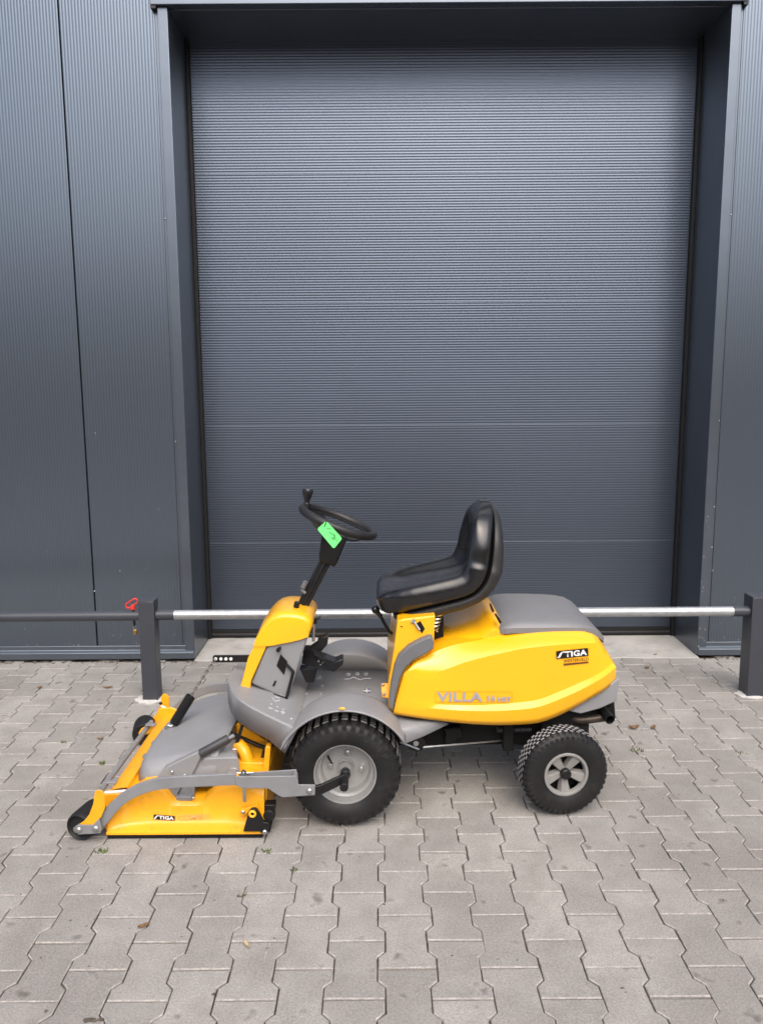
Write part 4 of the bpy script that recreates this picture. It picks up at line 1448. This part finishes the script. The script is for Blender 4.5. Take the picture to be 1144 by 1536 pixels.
# black adjuster bracket at the deck's rear corner
bk = MB()
bk.prism(xz([(365, 1246), (372.5, 1219), (377, 1213), (384, 1213), (389, 1220), (395, 1232), (403.5, 1233.5), (401.5, 1250), (395, 1252.5), (390, 1246)], 2.562), 2.556, 2.574)
bk.prism(xz([(389, 1208), (412.5, 1208), (411, 1226), (405, 1248), (399, 1248), (389, 1226)], 2.60), 2.602, 2.64)
bko = bk.build('height_bracket', BLK, mower, bevel=0.002)
k = MB(); k.lathe(at(404, 1222, 2.60), (0, 1, 0), [(0, -.012), (.018, -.012), (.021, -.008), (.021, .01)], n=20, cap1=False); k.build('bracket_roller', RUBBER, bko)
k = MB()
p = at(378.7, 1221, 2.555)
k.tube([p + V((.0098 * math.cos(a), 0, .0098 * math.sin(a))) for a in (2 * math.pi * i / 20 for i in range(20))], .0042, n=8, closed=True)
k.build('bushing', YEL, bko)
k = MB(); k.ball(at(397, 1248.5, 2.553), .0095, n=10, sc=(1, .6, 1)); k.build('bolt', STEEL, bko)
k = MB()
k.prism(xz([(360, 1215), (364, 1212), (380, 1208.5), (386, 1203), (388, 1208), (387, 1216), (377, 1212), (371, 1219), (366, 1223), (361, 1221)], 2.598), 2.590, 2.606)
eo_ = k.build('deck_lug', YELD, mower, bevel=0.002)
k = MB(); k.ball(at(364.4, 1218.5, 2.587), .0075, n=10, sc=(1, .6, 1)); k.build('bolt', STEEL, eo_)
# front casters, forks, front rod
for sg in (-1, 1):
    def P(x, y, Y):
        p = at(x, y, Y)
        return p if sg < 0 else V((p.x - .015, 2 * MY - p.y - .075, p.z))
    cs = MB()
    a_, b_ = V((-1.075, 2.556, .051)), V((-1.048, 2.675, .051))
    if sg > 0: a_, b_ = V((-1.10, 2 * MY - .04 - 2.585, .051)), V((-1.075, 2 * MY - .04 - 2.70, .051))
    d = (b_ - a_).normalized()
    Ln = (b_ - a_).length
    cs.lathe(a_, d, [(.0, .012), (.036, .010), (.0405, .003), (.0445, .0), (.0485, .006), (.0505, .02), (.051, Ln * .5), (.0505, Ln - .02), (.0485, Ln - .006), (.044, Ln), (0, Ln - .01)], n=40)
    co = cs.build('caster', RUBBER, mower)
    k = MB(); k.tube([a_ - d * .012, a_ + d * .03], .012, n=14); k.build('axle_bolt', STEEL, co)
    fk = MB()
    fpx = [(140, 1206), (142, 1190), (144.5, 1186), (149, 1185), (154, 1187), (157.5, 1192), (158, 1212), (152, 1226), (141, 1239), (121, 1240), (117, 1238), (126, 1232), (134, 1222)]
    fk.plate([P(x, y, 2.545) for x, y in fpx], (0, .006 * -sg, 0))
    fko = fk.build('caster_fork', YELD, mower, bevel=0.002)
    k = MB(); k.ball(P(148.6, 1193, 2.575), .0078, n=10, sc=(1, .6, 1)); k.build('bolt', BLK, fko)
    lk = MB()
    lk.plate([P(x, y, 2.537) for x, y in ((113, 1240), (118, 1237), (139, 1238), (149, 1228), (153, 1243), (151, 1250), (140, 1251), (118, 1252), (113, 1248))], (0, .005 * -sg, 0))
    lko = lk.build('caster_link', ARMM, mower, bevel=0.0015)
    for x, y, r_ in ((118.5, 1245, .0105), (144, 1243.5, .012)):
        k = MB(); k.ball(P(x, y, 2.535), r_, n=10, sc=(1, .6, 1)); k.build('bolt', STEEL, lko)
    k = MB(); k.tube([P(157, 1189, 2.60), P(192, 1186, 2.64)], .005, n=8); k.build('white_rod', WHITE, fko)
    if sg < 0:
        fkb = MB()
        fkb.plate([at(x, y, 2.60) for x, y in ((155, 1240), (165, 1231), (200, 1240), (198, 1246), (163, 1249))], (0, .02, .006)); fkb.build('deck_nose', YELD, mower, bevel=0.002)
        fkb = MB()
        fkb.prism(xz([(157, 1190), (184, 1190), (176, 1205), (160, 1216), (156, 1238)], 2.66), 2.655, 2.69)
        fkb.build('corner_gusset', YELD, mower, bevel=0.003)
# front apron: sloping yellow beam and grey rod
ap = MB()
A_ = [at(158, 1188, 2.66), at(186, 1168, 2.66)]
rows_ = []
for k in range(13):
    y = lerp(2.655, 3.36, k / 12)
    rows_.append([V((-1.005, y, .075)), V((-1.000, y, .125)), V((-.985, y, .140)), V((-.955, y, .148)), V((-.93, y, .150)), V((-.925, y, .135)), V((-.88, y, .15)), V((-.86, y, .17)), V((-.85, y, .10))])
ap.grid(rows_)
apo = ap.build('front_apron', YELD, mower, angle=35)
fr_ = MB(); fr_.tube([V((-1.028, 2.665, .135)), V((-1.030, 3.30, .120))], .011, n=14)
fro = fr_.build('front_rod', ARMM, mower)
for y in (2.71, 3.22):
    k = MB(); k.box(-1.03, -.985, y - .012, y + .012, .140, .147)
    k.build('rod_clip', ARMM, fro, bevel=0.002)
for y in (2.90, 3.02):
    k = MB(); k.box(-.945, -.905, y - .012, y + .012, .150, .158)
    k.build('apron_clip', ARMM, apo, bevel=0.002)
k = MB()
k.plate([V((x, y, z)) for x, y, z in ((-1.03, 3.33, .09), (-1.0, 3.33, .17), (-.95, 3.33, .175), (-.90, 3.33, .155), (-.89, 3.33, .12), (-.95, 3.33, .10))], (0, .012, 0))
k.build('far_bracket', YELD, mower, bevel=0.003)
k = MB(); k.plate([at(x, y, 3.31) for x, y in ((207, 1101), (212, 1093), (222, 1088), (238, 1086), (234, 1097), (216, 1103))], (0, .008, 0)); k.build('far_fork_plate', YELD, mower, bevel=0.002)

# ------------------------------------------------------------------ the green ticket on the steering wheel
TY = 2.838
tg = thing('price_tag', 'bright green card tag hanging from the steering wheel rim', 'tag', at(494, 800, TY))
cor = [at(489.3, 781.2, TY), at(513.2, 807.6, TY), at(500.6, 823.4, TY), at(475.5, 793.6, TY)]
rp = []
for i in range(4):
    p, a, b2 = cor[i], cor[i - 1], cor[(i + 1) % 4]
    r_ = .0085
    e1, e2 = (a - p).normalized() * r_, (b2 - p).normalized() * r_
    for k in range(6):
        t = k / 5
        rp.append((p + e1).lerp(p, t).lerp(p.lerp(p + e2, t), t))
m = MB(); m.plate(rp, (0, .0009, 0)); m.build('card', GREEN, tg, smooth=False)
m = MB()
def ink(px, r_=.0010):
    m.tube([at(x, y, TY - .0006) for x, y in px], r_, n=5)
ink([(486.2, 790.3), (487.5, 786.8), (489.6, 782.8)], .0016)
ink([(489.6, 792.2), (491, 793), (492.4, 792.4), (496, 792.2)])
ink([(493.5, 797.5), (495.0, 799.6)]); ink([(495.5, 801), (497.3, 799.2), (498, 801)]); ink([(498.5, 802.5), (500.6, 801.2), (502.6, 804.4), (500.6, 803.6)])
ink([(499.6, 806.5), (501.6, 805.2), (503.4, 808.2), (501.4, 809.2), (501.2, 806.6)]); ink([(504.4, 809.4), (505.6, 810.6)]); ink([(505.2, 812.2), (505.6, 813.8)])
ink([(497.4, 806), (498.6, 807.8), (500, 809.6)])
m.build('handwriting', INK, tg)
m = MB()
m.tube(smooth_pts([at(486.2, 790.3, TY - .001), at(489.5, 782, TY - .004), at(492, 776, TY + .01), at(489, 783, TY + .035), at(486.2, 790, TY + .002)], 4), .0011, n=6)
m.build('tie', BLK, tg)

# ------------------------------------------------------------------ litter on the paving
def leaf(x, y, ln, wd, ang, label, mt, curl=.006):
    c = onz(x, y, .002)
    m = MB()
    rows_ = []
    for i in range(7):
        t = i / 6
        hw = wd / 2 * math.sin(math.pi * (t * .92 + .04)) ** .8
        row = []
        for s in (-1, -.4, .4, 1):
            lx, ly = (t - .5) * ln, s * hw
            z = .003 + curl * (abs(s) ** 2) * .7 + curl * (2 * t - 1) ** 2 * .8
            row.append(V((c.x + lx * math.cos(ang) - ly * math.sin(ang), c.y + lx * math.sin(ang) + ly * math.cos(ang), z)))
        rows_.append(row)
    m.grid(rows_)
    return tag(m.build('dry_leaf', mt, solid=.0006), label, 'leaf', 'dry leaves on the paving')
leaf(215.5, 1390.5, .034, .018, .5, 'curled brown leaf in the joint in front of the cutting deck', LEAFM)
leaf(370, 1418, .040, .010, -1.0, 'pale straw coloured leaf lying across a joint in the foreground', STRAW)
leaf(950, 1093, .050, .028, .1, 'dark crumpled leaf behind the exhaust, larger of two', LEAFM, .012)
leaf(979, 1093, .034, .02, .9, 'small dark leaf lying right of the crumpled one behind the exhaust', LEAFM, .01)
leaf(151, 1109, .030, .012, .2, 'thin dark leaf left of the far caster', LEAFM)
leaf(162, 1032, .05, .018, .15, 'long dark leaf on the paving in front of the left post', LEAFM)
leaf(60, 1032, .026, .018, .8, 'small dark leaf on the paving below the dark pipe', LEAFM)
leaf(970, 1002, .035, .02, .3, 'dark leaf on the paving joint right of the hood', LEAFM)
leaf(982, 983, .03, .016, .6, 'dark leaf on the concrete threshold near the right jamb', LEAFM)
ms = MB()
rnd = random.Random(3)
for x, y, n, s in ((153, 1146, 26, .014), (152, 1278, 20, .02), (401, 1278, 14, .02), (363, 1344, 12, .014), (955, 1127, 26, .03), (441, 1306, 10, .012), (1107, 1129, 8, .02), (96, 1114, 10, .015)):
    c = onz(x, y, 0)
    for i in range(n):
        a = rnd.uniform(0, 6.28); rr = s * rnd.random() ** .6
        p = V((c.x + rr * math.cos(a), c.y + rr * math.sin(a) * .6, -.002))
        q_ = p + V((rnd.uniform(-.008, .008), rnd.uniform(-.006, .006), rnd.uniform(.006, .016)))
        wv = V((rnd.uniform(.001, .003), rnd.uniform(-.002, .002), 0))
        ms.face([p - wv, p + wv, q_ + wv * .5, q_ - wv * .5])
sc2 = MB()
for a, b2, wd in (((455, 1290), (396, 1440), .0022), ((741, 1255), (790, 1272), .0030), ((488, 1283), (470, 1286), .004), ((913, 1475), (926, 1480), .0030)):
    p, q_ = onz(*a, .0016), onz(*b2, .0016)
    d = (q_ - p); sv = V((-d.y, d.x, 0)).normalized()
    N = 14
    for i in range(N):
        if rnd.random() < .22: continue
        t0, t1 = i / N, (i + rnd.uniform(.5, 1)) / N
        j0, j1 = rnd.uniform(-.002, .002), rnd.uniform(-.002, .002)
        ww = wd * rnd.uniform(.3, 1) / 2
        sc2.face([p + d * t0 + sv * (j0 - ww), p + d * t1 + sv * (j1 - ww * .6), p + d * t1 + sv * (j1 + ww * .6), p + d * t0 + sv * (j0 + ww)])
tag(sc2.build('scratch_marks', mat('scraped_concrete', (.42, .40, .38), .9, var=.2, vscale=60), smooth=False), kind='stuff')
tag(ms.build('moss', MOSS, smooth=False), kind='stuff')
ds = MB()
for x, y, s in ((140, 1530, .020), (70, 1518, .010), (135, 1449, .007), (100, 1285, .006), (320, 1492, .008), (745, 1439, .006), (934, 1482, .008), (938, 1489, .006), (775, 1440, .006), (677, 1434, .007), (402, 1422, .006)):
    c = onz(x, y, .001)
    for i in range(7 if s > .015 else 2):
        a = rnd.uniform(0, 6.28); rr = s * rnd.random()
        ds.ball((c.x + rr * math.cos(a), c.y + rr * math.sin(a) * .5, .001), s * rnd.uniform(.25, .5), n=5, sc=(1.3, .8, .22))
for i in range(170):
    xx, yy = rnd.uniform(-2.3, 2.3), rnd.uniform(1.95, 4.44)
    if -1.1 < xx < .95 and 2.5 < yy < 3.5: continue
    ds.ball((xx, yy, .001), rnd.uniform(.0012, .0032), n=4, sc=(1.3, .9, .5))
for i in range(90):
    xx = rnd.choice((rnd.uniform(-2.3, -1.1), rnd.uniform(1.86, 2.3), rnd.uniform(-2.3, -1.1)))
    ds.ball((xx, 4.452 + rnd.uniform(-.02, .012), .001), rnd.uniform(.003, .009), n=4, sc=(1.5, .9, .5))
tag(ds.build('dirt_crumbs', DARKDIRT), kind='stuff')
